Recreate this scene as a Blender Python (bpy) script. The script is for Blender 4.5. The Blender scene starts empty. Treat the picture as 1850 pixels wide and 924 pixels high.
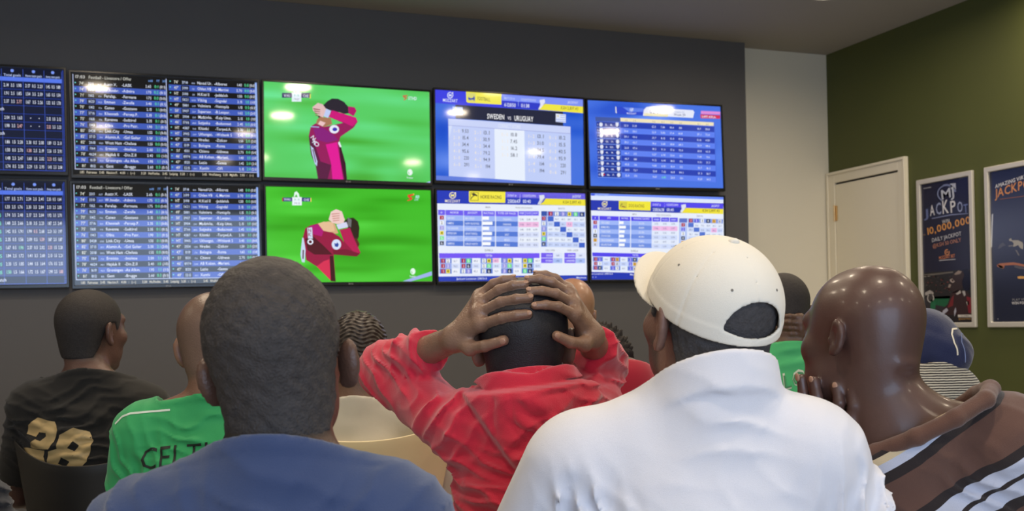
import bpy, math, random
import numpy as np
from mathutils import Vector, Matrix
from mathutils.bvhtree import BVHTree

random.seed(5)
COL = bpy.context.scene.collection
sc = bpy.context.scene

# ------------------------------------------------------------------ camera, world, lights
YAW, PITCH, ROLL = math.radians(20.376), math.radians(0.984), math.radians(-0.970)
CAM = Vector((0.4085, -5.9697, 1.2584))
fw = Vector((math.sin(YAW)*math.cos(PITCH), math.cos(YAW)*math.cos(PITCH), math.sin(PITCH)))
rt = Vector((math.cos(YAW), -math.sin(YAW), 0.0)); up = rt.cross(fw)
r2 = rt*math.cos(ROLL) + up*math.sin(ROLL); u2 = up*math.cos(ROLL) - rt*math.sin(ROLL)
cd = bpy.data.cameras.new('camera'); cam = bpy.data.objects.new('camera', cd); COL.objects.link(cam)
M = Matrix((r2, u2, -fw)).transposed().to_4x4(); M.translation = CAM; cam.matrix_world = M
cd.sensor_width = 36.0; cd.sensor_fit = 'HORIZONTAL'; cd.lens = 1920.35/1850*36.0
cd.shift_y = (554.5-462)/1850; cd.clip_start = 0.05
cd.dof.use_dof = True; cd.dof.focus_distance = 2.0; cd.dof.aperture_fstop = 9.0
sc.camera = cam

w = bpy.data.worlds.new('world'); sc.world = w; w.use_nodes = True
w.node_tree.nodes['Background'].inputs[0].default_value = (0.55, 0.7, 1.0, 1)
w.node_tree.nodes['Background'].inputs[1].default_value = 0.6

sc.view_settings.view_transform = 'Standard'; sc.view_settings.look = 'None'
sc.view_settings.exposure = 0.0; sc.view_settings.gamma = 1.0; sc.view_settings.use_curve_mapping = False
sc.cycles.use_denoising = True
sc.cycles.max_bounces = 6; sc.cycles.sample_clamp_indirect = 6

CEIL = 3.085
# daylight through the glazed shop front behind the camera
ld = bpy.data.lights.new('daylight', 'AREA'); ld.shape = 'RECTANGLE'; ld.size = 3.6; ld.size_y = 2.1
ld.energy = 98; ld.color = (0.56, 0.73, 1.0)
lo = bpy.data.objects.new('daylight', ld); COL.objects.link(lo); lo.location = (0.6, -8.95, 1.55)
lo.rotation_euler = (math.radians(90), 0, 0)
LAMPS = [(x, y) for x in (0.28, 1.62, 3.2, 4.72) for y in (-2.0, -3.0, -5.0, -7.2)] + [(-1.7, -2.6), (-1.7, -5.0), (-1.7, -7.2), (4.15, -1.05)]  # last entry is an added downlight that brightens the beige wall and door
LAMP_POWER = 10.0

# ------------------------------------------------------------------ tagging helpers
def tag(o, label=None, cat=None, group=None, kind=None):
    if label: o['label'] = label
    if cat: o['category'] = cat
    if group: o['group'] = group
    if kind: o['kind'] = kind
    return o
def link(name, me, parent=None, mats=()):
    o = bpy.data.objects.new(name, me); COL.objects.link(o)
    for m in mats: me.materials.append(m)
    if parent: o.parent = parent
    return o
def empty(name, loc, rot=(0, 0, 0)):
    o = bpy.data.objects.new(name, None); COL.objects.link(o); o.location = loc; o.rotation_euler = rot
    o.empty_display_size = 0.1
    return o

# ------------------------------------------------------------------ materials
def s2l(c): return tuple(((x/255)/12.92 if x/255 <= .04045 else ((x/255+.055)/1.055)**2.4) for x in c)
def mat(name, col, rough=0.6, metal=0.0, spec=0.5, bump=0.0, bscale=200.0, var=0.0, vscale=8.0, sheen=0.0, attr=None, attr_col=None, detail=3, coat=0.0, coord='Object'):
    m = bpy.data.materials.new(name); m.use_nodes = True; nt = m.node_tree; b = nt.nodes['Principled BSDF']
    b.inputs['Base Color'].default_value = (*col, 1); b.inputs['Roughness'].default_value = rough
    b.inputs['Metallic'].default_value = metal; b.inputs['Specular IOR Level'].default_value = spec
    b.inputs['Sheen Weight'].default_value = sheen; b.inputs['Coat Weight'].default_value = coat
    b.inputs['Coat Roughness'].default_value = 0.15
    tc = nt.nodes.new('ShaderNodeTexCoord')
    out = None
    if var or attr:
        n = nt.nodes.new('ShaderNodeTexNoise'); n.inputs['Scale'].default_value = vscale; n.inputs['Detail'].default_value = 5
        nt.links.new(tc.outputs[coord], n.inputs['Vector'])
        mx = nt.nodes.new('ShaderNodeMix'); mx.data_type = 'RGBA'
        mx.inputs[6].default_value = (*[c*(1-var) for c in col], 1); mx.inputs[7].default_value = (*[min(1, c*(1+var)) for c in col], 1)
        nt.links.new(n.outputs['Fac'], mx.inputs[0]); out = mx.outputs[2]
        if attr:
            a = nt.nodes.new('ShaderNodeAttribute'); a.attribute_name = attr
            m2 = nt.nodes.new('ShaderNodeMix'); m2.data_type = 'RGBA'
            nt.links.new(a.outputs['Fac'], m2.inputs[0]); nt.links.new(out, m2.inputs[6]); m2.inputs[7].default_value = (*attr_col, 1)
            out = m2.outputs[2]
        nt.links.new(out, b.inputs['Base Color'])
    if bump:
        n = nt.nodes.new('ShaderNodeTexNoise'); n.inputs['Scale'].default_value = bscale; n.inputs['Detail'].default_value = detail
        nt.links.new(tc.outputs[coord], n.inputs['Vector'])
        bp = nt.nodes.new('ShaderNodeBump'); bp.inputs['Strength'].default_value = bump; bp.inputs['Distance'].default_value = 0.002
        nt.links.new(n.outputs['Fac'], bp.inputs['Height']); nt.links.new(bp.outputs['Normal'], b.inputs['Normal'])
    return m
def skin(name, rgb, hair=(18, 16, 15), rough=0.42, spec=0.5, coat=0.0, bump=.4):
    return mat(name, s2l(rgb), rough=rough, spec=spec, bump=bump, bscale=300, var=0.22, vscale=26, attr='hairshade', attr_col=s2l(hair), coat=coat)

# ------------------------------------------------------------------ box / mesh builders
class MB:
    def __init__(s): s.v = []; s.f = []; s.mi = []
    def box(s, a, b, mi=0):
        x0, y0, z0 = a; x1, y1, z1 = b; n = len(s.v)
        s.v += [(x0, y0, z0), (x1, y0, z0), (x1, y1, z0), (x0, y1, z0), (x0, y0, z1), (x1, y0, z1), (x1, y1, z1), (x0, y1, z1)]
        for q in ((3, 2, 1, 0), (4, 5, 6, 7), (0, 1, 5, 4), (1, 2, 6, 5), (2, 3, 7, 6), (3, 0, 4, 7)):
            s.f.append(tuple(n+i for i in q)); s.mi.append(mi)
        return s
    def cyl(s, c, r0, r1, z0, z1, n=32, mi=0, cap=True):
        k = len(s.v)
        for i in range(n):
            a = 2*math.pi*i/n; s.v.append((c[0]+r0*math.cos(a), c[1]+r0*math.sin(a), z0))
        for i in range(n):
            a = 2*math.pi*i/n; s.v.append((c[0]+r1*math.cos(a), c[1]+r1*math.sin(a), z1))
        for i in range(n): s.f.append((k+i, k+(i+1) % n, k+n+(i+1) % n, k+n+i)); s.mi.append(mi)
        if cap:
            s.f.append(tuple(k+i for i in reversed(range(n)))); s.mi.append(mi); s.f.append(tuple(k+n+i for i in range(n))); s.mi.append(mi)
        return s
    def tube(s, pts, r, n=10, mi=0):
        pts = [Vector(p) for p in pts]; k0 = len(s.v); up0 = Vector((0, 0, 1))
        for i, p in enumerate(pts):
            t = (pts[min(i+1, len(pts)-1)]-pts[max(i-1, 0)]).normalized()
            u = t.cross(up0 if abs(t.z) < .95 else Vector((1, 0, 0))).normalized(); v_ = t.cross(u)
            rr = r[i] if isinstance(r, (list, tuple)) else r
            for j in range(n):
                a = 2*math.pi*j/n; s.v.append(tuple(p+u*rr*math.cos(a)+v_*rr*math.sin(a)))
        for i in range(len(pts)-1):
            for j in range(n):
                a = k0+i*n+j; b = k0+i*n+(j+1) % n; s.f.append((a, b, b+n, a+n)); s.mi.append(mi)
        s.f.append(tuple(k0+j for j in reversed(range(n)))); s.mi.append(mi)
        e = k0+(len(pts)-1)*n; s.f.append(tuple(e+j for j in range(n))); s.mi.append(mi)
        return s
    def build(s, name, mats, parent=None, smooth=False, bevel=0.0):
        me = bpy.data.meshes.new(name); me.from_pydata(s.v, [], s.f)
        mats = mats if isinstance(mats, (list, tuple)) else [mats]
        o = link(name, me, parent, mats); me.polygons.foreach_set('material_index', s.mi)
        if smooth: me.polygons.foreach_set('use_smooth', [True]*len(me.polygons))
        me.update()
        if bevel:
            b = o.modifiers.new('bevel', 'BEVEL'); b.width = bevel; b.segments = 3; b.limit_method = 'ANGLE'
        return o
def frame_ring(x0, z0, x1, z1, t, y0, y1, tb=None):
    """mitred picture frame in the xz plane, border t (bottom tb), from y0 to y1"""
    tb = t if tb is None else tb; m = MB()
    o_ = [(x0, z0), (x1, z0), (x1, z1), (x0, z1)]; i_ = [(x0+t, z0+tb), (x1-t, z0+tb), (x1-t, z1-t), (x0+t, z1-t)]
    for y in (y0, y1):
        for p in o_: m.v.append((p[0], y, p[1]))
        for p in i_: m.v.append((p[0], y, p[1]))
    for k in range(4):
        j = (k+1) % 4
        for q in ((k, j, j+4, k+4), (8+k+4, 8+j+4, 8+j, 8+k), (k+8, j+8, j, k), (k+4, j+4, j+12, k+12)):
            m.f.append(q); m.mi.append(0)
    return m

# ------------------------------------------------------------------ flat printed / lit graphics
_G = {}
def glyph(ch, bold):
    key = (ch, bold)
    if key not in _G:
        c = bpy.data.curves.new('g', 'FONT'); c.body = ch; c.size = 1.0; c.offset = 0.012 if bold else 0.0; c.resolution_u = 2
        o = bpy.data.objects.new('g', c); COL.objects.link(o)
        dg = bpy.context.evaluated_depsgraph_get(); dg.update(); oe = o.evaluated_get(dg); me = oe.to_mesh()
        V = [(v.co.x, v.co.y) for v in me.vertices]; F = [tuple(p.vertices) for p in me.polygons]
        N = [p.normal.z for p in me.polygons]; F = [f if n > 0 else tuple(reversed(f)) for f, n in zip(F, N)]
        wd = (max(v[0] for v in V) if V else 0.25) + 0.06
        oe.to_mesh_clear(); bpy.data.objects.remove(o); bpy.data.curves.remove(c)
        if ch == ' ': V, F, wd = [], [], 0.27
        if ch in ('.', ':', "'", ',', 'i', 'l', 'I'): wd += 0.03
        _G[key] = (V, F, wd)
    return _G[key]
def homog(src, dst):
    A = []
    for (x, y), (u, v) in zip(src, dst):
        A += [[x, y, 1, 0, 0, 0, -u*x, -u*y, -u], [0, 0, 0, x, y, 1, -v*x, -v*y, -v]]
    H = np.linalg.svd(np.array(A, float))[2][-1].reshape(3, 3); return H/H[2, 2]
class Canvas:
    """coloured flat graphics in a rectangle W x Hh; drawn from readings of the panel's four corners"""
    def __init__(s, W, Hh, corners=None, layer=0.00012):
        s.W, s.H = W, Hh; s.v = []; s.f = []; s.c = []; s.L = layer; s.ly = 0
        s.set(corners or [(0, 0), (W, 0), (W, Hh), (0, Hh)])
    def set(s, corners, ox=0, oy=0, k=1):
        s.Hm = homog(corners, [(0, s.H), (s.W, s.H), (s.W, 0), (0, 0)]); s.ox, s.oy, s.k = ox, oy, k; return s
    def crop(s, ox, oy, k): s.ox, s.oy, s.k = ox, oy, k; return s
    def m(s, x, y):
        p = s.Hm @ np.array([s.ox+x/s.k, s.oy+y/s.k, 1.0]); return p[0]/p[2], p[1]/p[2]
    def layer(s, n): s.ly = n; return s
    def face(s, uv, col):
        n = len(s.v); y = -s.L*s.ly
        uv = [(min(max(u, 0), s.W), min(max(v, 0), s.H)) for u, v in uv]
        s.v += [(u-s.W/2, y, v-s.H/2) for u, v in uv]; s.f.append(tuple(range(n, n+len(uv)))); s.c.append(col)
    def poly(s, pts, col): s.face([s.m(*p) for p in pts][::-1], col); return s
    def rect(s, x0, y0, x1, y1, col): return s.poly([(x0, y0), (x1, y0), (x1, y1), (x0, y1)], col)
    def uvrect(s, u0, v0, u1, v1, col): s.face([(u0, v0), (u1, v0), (u1, v1), (u0, v1)], col); return s
    def ell(s, x, y, rx, ry, col, n=20, a0=0):
        return s.poly([(x+rx*math.cos(2*math.pi*i/n), y+ry*math.sin(2*math.pi*i/n)) for i in range(n)], col)
    def ring(s, x, y, rx, ry, t, col, n=28, a0=0, a1=360):
        for i in range(n):
            a = math.radians(a0+(a1-a0)*i/n); b = math.radians(a0+(a1-a0)*(i+1)/n)
            s.poly([(x+rx*math.cos(a), y+ry*math.sin(a)), (x+rx*math.cos(b), y+ry*math.sin(b)),
                    (x+(rx-t)*math.cos(b), y+(ry-t)*math.sin(b)), (x+(rx-t)*math.cos(a), y+(ry-t)*math.sin(a))], col)
        return s
    def text(s, x, y, h, txt, col, align='L', bold=True, w=None, shear=0.0, ang=0.0):
        """baseline-left point (x,y) in panel reading, capital height h in the same units, optional total width w"""
        u, v = s.m(x, y); u2_, v2_ = s.m(x, y-h); H = abs(v2_-v)/0.70
        adv = [glyph(c, bold)[2] for c in txt]; tot = sum(adv)*H; sx = 1.0
        if w is not None:
            uw, _ = s.m(x+w, y); sx = abs(uw-u)/max(tot, 1e-6); tot = abs(uw-u)
        u -= {'L': 0, 'C': tot/2, 'R': tot}[align]
        ca, sa = math.cos(ang), math.sin(ang); x0 = 0
        for c, a in zip(txt, adv):
            V, F, _ = glyph(c, bold); n = len(s.v)
            for p in V:
                X = (x0+p[0]*H*sx)+shear*p[1]*H; Y = p[1]*H
                s.v.append((u+X*ca-Y*sa-s.W/2, -s.L*s.ly, v+X*sa+Y*ca-s.H/2))
            for f in F: s.f.append(tuple(n+i for i in f)); s.c.append(col)
            x0 += a*H*sx
        return s
    def field(s, fn, nx=64, ny=36):
        """a smooth picture field: fn(u,v) in 0..1 -> rgb, per-vertex colours"""
        n = len(s.v); cols = []
        for j in range(ny+1):
            for i in range(nx+1):
                s.v.append((i/nx*s.W-s.W/2, -s.L*s.ly, j/ny*s.H-s.H/2)); cols.append(fn(i/nx, j/ny))
        for j in range(ny):
            for i in range(nx):
                a = j*(nx+1)+i; q = (a, a+1, a+nx+2, a+nx+1)
                s.f.append(tuple(n+k for k in q)); s.c.append([cols[k] for k in q])
    def build(s, name, material, parent):
        me = bpy.data.meshes.new(name); me.from_pydata(s.v, [], s.f)
        at = me.color_attributes.new('tone', 'FLOAT_COLOR', 'CORNER')
        buf = np.ones((len(me.loops), 4), np.float32); k = 0
        for f, c in zip(s.f, s.c):
            if isinstance(c, list):
                for j in range(len(f)): buf[k+j, :3] = s2l(c[j])
            else: buf[k:k+len(f), :3] = s2l(c)
            k += len(f)
        at.data.foreach_set('color', buf.ravel())
        return link(name, me, parent, [material])
def tone_mat(name, emit=0.0, rough=0.12, spec=0.5, ior=1.5):
    m = bpy.data.materials.new(name); m.use_nodes = True; nt = m.node_tree; b = nt.nodes['Principled BSDF']
    a = nt.nodes.new('ShaderNodeAttribute'); a.attribute_name = 'tone'
    b.inputs['Roughness'].default_value = rough; b.inputs['Specular IOR Level'].default_value = spec
    if emit:
        b.inputs['Base Color'].default_value = (.01, .01, .01, 1)
        nt.links.new(a.outputs['Color'], b.inputs['Emission Color']); b.inputs['Emission Strength'].default_value = emit
    else: nt.links.new(a.outputs['Color'], b.inputs['Base Color'])
    return m

# ------------------------------------------------------------------ signed-distance sculpting
def V3(p): return np.array(p, np.float32)
def rotm(yaw=0, pitch=0, roll=0):
    """head/part orientation: yaw>0 turns the face to the left (-x), pitch>0 looks up, roll>0 leans to the left"""
    y, p, r = (math.radians(a) for a in (yaw, pitch, roll))
    return np.array((Matrix.Rotation(y, 3, 'Z') @ Matrix.Rotation(-r, 3, 'Y') @ Matrix.Rotation(p, 3, 'X')), np.float32)
def sph(P, c, r): return np.linalg.norm(P-V3(c), axis=1)-r
def ell(P, c, r, R=None):
    q = P-V3(c)
    if R is not None: q = q @ R
    r = V3(r); k0 = np.linalg.norm(q/r, axis=1); k1 = np.linalg.norm(q/(r*r), axis=1)+1e-9
    return k0*(k0-1.0)/k1
def cap(P, a, b, ra, rb=None):
    rb = ra if rb is None else rb; a = V3(a); b = V3(b); ab = b-a
    h = np.clip(((P-a) @ ab)/max(float(ab @ ab), 1e-9), 0, 1)
    return np.linalg.norm(P-a-h[:, None]*ab, axis=1)-(ra+(rb-ra)*h)
def smin(a, b, k):
    if k <= 0: return np.minimum(a, b)
    h = np.clip(0.5+0.5*(b-a)/k, 0, 1); return b+(a-b)*h-k*h*(1-h)
def smax(a, b, k): return -smin(-a, -b, k)
def chain(P, pts, rs, k=0.0):
    d = None
    for i in range(len(pts)-1):
        e = cap(P, pts[i], pts[i+1], rs[i], rs[i+1]); d = e if d is None else smin(d, e, k)
    return d
def U(P, prims, k):
    d = None
    for f in prims:
        e = f(P) if callable(f) else f; d = e if d is None else smin(d, e, k)
    return d
def sstep(x): x = np.clip(x, 0, 1); return x*x*(3-2*x)
def segd(P, a, b):
    a = V3(a); b = V3(b); ab = b-a; h = np.clip(((P-a) @ ab)/float(ab @ ab), 0, 1)
    return np.linalg.norm(P-a-h[:, None]*ab, axis=1)
def folds(P, L):
    """L: (a, b, width, height) — height>0 raises a ridge, <0 presses a crease"""
    d = np.zeros(len(P), np.float32)
    for a, b, wd, h in L: d -= h*np.exp(-(segd(P, a, b)/wd)**2)
    return d
def ruck(P, L):
    """L: (centre, radius, direction, wavelength, amplitude): a bunch of parallel wrinkles"""
    d = np.zeros(len(P), np.float32)
    for c, r, n, wl, am in L:
        q = P-V3(c); g = np.exp(-(np.linalg.norm(q, axis=1)/r)**2); n = V3(n); n = n/np.linalg.norm(n)
        u = (q @ n)/wl*math.pi+1.6*wob(P, 22, wl*90)+.8*wob(P, 47, am*900)
        d -= am*g*((1-np.abs(np.sin(u)))**1.5*1.4-.45)
    return d
def wob(P, f, s=0.0):
    x, y, z = P[:, 0]*f, P[:, 1]*f, P[:, 2]*f
    return (np.sin(x*1.3+2.1*np.sin(z*.9+s)+s)+np.sin(z*1.7+1.6*np.sin(x*1.1+y+s*2)+1.3)+np.sin(y*1.5+1.8*np.sin(z*.7+x*.6+s)))/3

def mesh_sdf(fn, lo, hi, h):
    lo = np.array(lo, np.float32); B = 8
    nb = np.ceil((np.array(hi)-lo)/(h*B)).astype(int); n = nb*B
    D = np.ones(n, np.float32)
    bi = np.stack(np.meshgrid(*[np.arange(k) for k in nb], indexing='ij'), -1).reshape(-1, 3)
    cen = lo+(bi*B+(B-1)/2)*h
    d = np.concatenate([fn(cen[i:i+200000].astype(np.float32)) for i in range(0, len(cen), 200000)])
    act = np.abs(d) < h*B*0.87*1.45+0.012
    Db = D.reshape(nb[0], B, nb[1], B, nb[2], B)
    ins = bi[(~act) & (d < 0)]
    Db[ins[:, 0], :, ins[:, 1], :, ins[:, 2], :] = -1.0
    ab = bi[act]
    loc = np.stack(np.meshgrid(*[np.arange(B)]*3, indexing='ij'), -1).reshape(-1, 3)
    CH = 1500
    for i in range(0, len(ab), CH):
        a = ab[i:i+CH]; idx = (a[:, None, :]*B+loc[None]).reshape(-1, 3)
        v = fn((lo+idx*h).astype(np.float32)); D[idx[:, 0], idx[:, 1], idx[:, 2]] = v
    S = D < 0
    cnt = np.zeros(np.array(S.shape)-1, np.uint8)
    for dx in (0, 1):
        for dy in (0, 1):
            for dz in (0, 1):
                cnt += S[dx:S.shape[0]-1+dx, dy:S.shape[1]-1+dy, dz:S.shape[2]-1+dz]
    cells = np.argwhere((cnt > 0) & (cnt < 8))
    ids = -np.ones(cnt.shape, np.int32); ids[cells[:, 0], cells[:, 1], cells[:, 2]] = np.arange(len(cells))
    acc = np.zeros((len(cells), 3)); num = np.zeros(len(cells))
    cor = [(a, b, c) for a in (0, 1) for b in (0, 1) for c in (0, 1)]
    val = {k: D[cells[:, 0]+k[0], cells[:, 1]+k[1], cells[:, 2]+k[2]] for k in cor}
    for a in cor:
        for ax in range(3):
            if a[ax] == 0:
                b = list(a); b[ax] = 1; b = tuple(b); va, vb = val[a], val[b]; m = (va < 0) != (vb < 0)
                t = np.where(m, va/(va-vb+1e-12), 0); p = np.zeros((len(cells), 3)); p += a; p[:, ax] = t
                acc[m] += p[m]; num[m] += 1
    verts = lo+(cells+acc/num[:, None])*h
    F = []
    for ax in range(3):
        o1, o2 = [k for k in range(3) if k != ax]
        sl0 = [slice(None)]*3; sl1 = [slice(None)]*3; sl0[ax] = slice(0, -1); sl1[ax] = slice(1, None)
        for k in (o1, o2): sl0[k] = slice(1, -1); sl1[k] = slice(1, -1)
        A = S[tuple(sl0)]; Bm = S[tuple(sl1)]; e = np.argwhere(A != Bm)
        if not len(e): continue
        fl = A[e[:, 0], e[:, 1], e[:, 2]]
        e = e.copy(); e[:, o1] += 1; e[:, o2] += 1
        def cid(d1, d2):
            q = e.copy(); q[:, o1] -= d1; q[:, o2] -= d2; return ids[q[:, 0], q[:, 1], q[:, 2]]
        q = np.stack([cid(1, 1), cid(0, 1), cid(0, 0), cid(1, 0)], 1)
        flip = fl if ax != 1 else ~fl
        q[~flip] = q[~flip][:, ::-1]; F.append(q)
    F = np.concatenate(F)
    return verts.astype(np.float32), F
def sculpt(name, fn, lo, hi, h, material, parent=None, shade=None, extra=()):
    V, F = mesh_sdf(fn, lo, hi, h)
    me = bpy.data.meshes.new(name); me.vertices.add(len(V)); me.vertices.foreach_set('co', V.ravel())
    me.loops.add(len(F)*4); me.loops.foreach_set('vertex_index', F.ravel().astype(np.int32))
    me.polygons.add(len(F)); me.polygons.foreach_set('loop_start', np.arange(0, len(F)*4, 4, dtype=np.int32))
    me.polygons.foreach_set('use_smooth', np.ones(len(F), bool)); me.update(calc_edges=True)
    if shade is not None:
        a = me.attributes.new('hairshade', 'FLOAT', 'POINT'); a.data.foreach_set('value', shade(V).astype(np.float32))
    o = link(name, me, parent, [material]); o['_vf'] = 0; del o['_vf']
    return o

# ------------------------------------------------------------------ the room
m_dark = mat('charcoal_paint', (0.115, 0.112, 0.116), rough=0.55, bump=0.12, bscale=260, var=0.05, vscale=1.5)
m_beige = mat('warm_white_paint', (0.76, 0.72, 0.60), rough=0.6, bump=0.1, bscale=260, var=0.03, vscale=1.5)
m_ceil = mat('ceiling_paint', (0.36, 0.34, 0.30), rough=0.85, bump=0.1, bscale=220, var=0.04, vscale=1.2)
m_green = mat('olive_green_paint', (0.080, 0.092, 0.020), rough=0.6, bump=0.15, bscale=240, var=0.10, vscale=2.0)
m_floor = mat('floor_tile', (0.30, 0.27, 0.23), rough=0.35, bump=0.05, bscale=40, var=0.1, vscale=3)
m_doorp = mat('cream_gloss_paint', (0.84, 0.78, 0.63), rough=0.4, var=0.02, vscale=3)
m_brass = mat('brass', (0.75, 0.55, 0.30), rough=0.3, metal=1.0)
m_alu = mat('brushed_aluminium', (0.72, 0.68, 0.60), rough=0.42, metal=0.35, bump=0.1, bscale=500)
m_gap = mat('dark_gap', (0.02, 0.02, 0.02), rough=0.9)
m_glass = mat('shopfront_metal', (0.3, 0.3, 0.3), rough=0.4, metal=0.6)
XL, XR, YB, YW = -3.6, 5.012, -9.0, 0.115
def struct(name, mb, m, **k): return tag(mb.build(name, m, **k), kind='structure')
struct('floor', MB().box((XL-.1, YB-.1, -.1), (XR+.1, YW+.1, 0)), m_floor)
struct('ceiling', MB().box((XL-.1, YB-.1, CEIL), (XR+.1, YW+.1, CEIL+.1)), m_ceil)
struct('wall_back', MB().box((XL, YW, 0), (XR, YW+.1, CEIL)), m_beige)
struct('wall_screens', MB().box((XL, 0, 0), (4.285, YW-.001, CEIL-.001)), m_dark)
struct('wall_strip_1', MB().box((4.2865, 0.045, 0), (4.315, YW-.001, CEIL-.001)), mat('strip_beige', (0.45, 0.40, 0.31), rough=.6))  # narrow strip of darker beige along the end of the charcoal wall
struct('wall_right', MB().box((XR, YB, 0), (XR+.1, YW+.1, CEIL)), m_green)
struct('wall_left', MB().box((XL-.1, YB, 0), (XL, YW+.1, CEIL)), m_beige)
# front wall (behind the camera) with the shop-front opening
b = MB(); b.box((XL, YB-.1, 0), (-1.3, YB, CEIL)).box((2.5, YB-.1, 0), (XR, YB, CEIL)).box((-1.3, YB-.1, 2.7), (2.5, YB, CEIL)).box((-1.3, YB-.1, 0), (2.5, YB, .4))
struct('wall_front', b, m_beige)
b = frame_ring(-1.3, .4, 2.5, 2.7, .05, YB-.08, YB-.02); b.box((.58, YB-.08, .4), (.62, YB-.02, 2.7)); struct('window_1', b, m_glass)
struct('baseboard_back', MB().box((XL, -.015, 0), (4.285, -.0005, .09)), m_doorp)
# door in the green wall
DY0, DY1, DZ = 0.105, -0.672, 2.262
dr = empty('door_1', (XR, 0, 0)); tag(dr, kind='structure')
fr = MB(); t = .075
fr.box((-.022, DY1, 0), (-.0005, DY1+t, DZ)).box((-.022, DY0-t, 0), (-.0005, DY0, DZ)).box((-.022, DY1+t, DZ-t), (-.0005, DY0-t, DZ))
fr.box((-.034, DY1, 0), (-.022, DY1+.018, DZ)).box((-.034, DY0-.018, 0), (-.022, DY0, DZ)).box((-.034, DY1+.018, DZ-.018), (-.022, DY0-.018, DZ))
fr.build('door_frame', m_doorp, dr, bevel=.004)
MB().box((-.004, DY1+t, .005), (-.0006, DY0-t, DZ-t)).build('door_gap', m_gap, dr)
MB().box((-.014, DY1+t+.004, .008), (-.0045, DY0-t-.004, DZ-t-.012)).build('door_leaf', m_doorp, dr, bevel=.002)
for z in (1.98, .35):
    hb = MB().box((-.020, DY0-t-.022, z-.05), (-.0142, DY0-t+.004, z+.05)); hb.build('hinge', m_brass, dr, bevel=.001)
    kn = MB().cyl((-.026, DY0-t-.002), .006, .006, z-.056, z+.056, n=14); kn.build('hinge_pin', m_brass, dr, smooth=False)
hd = MB().tube([(-.015, DY1+t+.07, 1.02), (-.055, DY1+t+.07, 1.02), (-.058, DY1+t+.17, 1.02)], .008); hd.build('door_handle', m_brass, dr, smooth=True)

# recessed ceiling downlights, plus one dimmer one added to light the door corner
m_trim = mat('lamp_trim', (.8, .78, .74), rough=.35)
m_led = bpy.data.materials.new('lamp_diffuser'); m_led.use_nodes = True
_b = m_led.node_tree.nodes['Principled BSDF']; _b.inputs['Emission Color'].default_value = (1, .86, .66, 1); _b.inputs['Emission Strength'].default_value = 12
tm = None
for i, (x, y) in enumerate(LAMPS):
    e = empty('ceiling_downlight', (x, y, CEIL))
    tag(e, 'round warm white downlight set in the ceiling above the seats', 'ceiling light', 'round downlights in the ceiling')
    if tm is None:
        tb = MB()
        n = 40
        for (r, z) in ((.094, -.0005), (.112, -.0005), (.112, -.006), (.100, -.009), (.094, -.004)):
            for j in range(n): a = 2*math.pi*j/n; tb.v.append((r*math.cos(a), r*math.sin(a), z))
        for k in range(5):
            for j in range(n):
                k2 = (k+1) % 5; tb.f.append((k*n+j, k*n+(j+1) % n, k2*n+(j+1) % n, k2*n+j)); tb.mi.append(0)
        to = tb.build('trim_ring', m_trim, e, smooth=True); tm = to.data
        do = MB().cyl((0, 0), .093, .093, -.003, -.0006, n=40).build('diffuser', m_led, e); dm = do.data
    else:
        link('trim_ring', tm, e); link('diffuser', dm, e)
    l = bpy.data.lights.new('downlight_lamp', 'AREA'); l.shape = 'DISK'; l.size = .18; l.energy = LAMP_POWER*(.42 if y > -1.5 else 1); l.color = (1, .83, .62); l.spread = math.radians(168)
    lb = bpy.data.objects.new('downlight_lamp', l); COL.objects.link(lb); lb.location = (0, 0, -.012); lb.parent = e

# ------------------------------------------------------------------ televisions
m_bez = mat('gloss_black_plastic', (.012, .012, .013), rough=.22)
m_scr = tone_mat('lit_screen', emit=1.0, rough=.06, spec=.6)
m_logo = mat('silver_logo', (.6, .6, .6), rough=.3, metal=.6)
SW, SH = .941, .529
def tv(x, y, z, tilt, pan, roll, label, cv):
    e = empty('wall_television', (x, y, z))
    e.rotation_euler = (Matrix.Rotation(-math.radians(pan), 3, 'Z') @ Matrix.Rotation(math.radians(tilt), 3, 'X') @ Matrix.Rotation(-math.radians(roll), 3, 'Y')).to_euler()
    tag(e, label, 'television', 'wall televisions in two rows')
    frame_ring(-SW/2-.0105, -SH/2-.019, SW/2+.0105, SH/2+.0105, .0115, -.008, .022, tb=.020).build('bezel', m_bez, e, bevel=.0025)
    MB().box((-SW/2-.008, .0015, -SH/2-.016), (SW/2+.008, .028, SH/2+.008)).build('housing', m_bez, e)
    MB().box((-.13, .028, -.11), (.13, -y-.001-.004, .11)).build('wall_bracket', m_bez, e)
    lg = Canvas(.05, .012); lg.ring(.007, .006, .0045, .0045, .0014, (190, 190, 190), 16); lg.text(.015, .0098, .0075, 'LG', (190, 190, 190))
    lo_ = lg.build('brand_mark', tone_mat('brand_tone', 0, .4), e); lo_.location = (0, -.0085, -SH/2-.0095)
    cv.build('screen', m_scr, e)
    return e
WHITE = (228, 234, 250)
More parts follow.
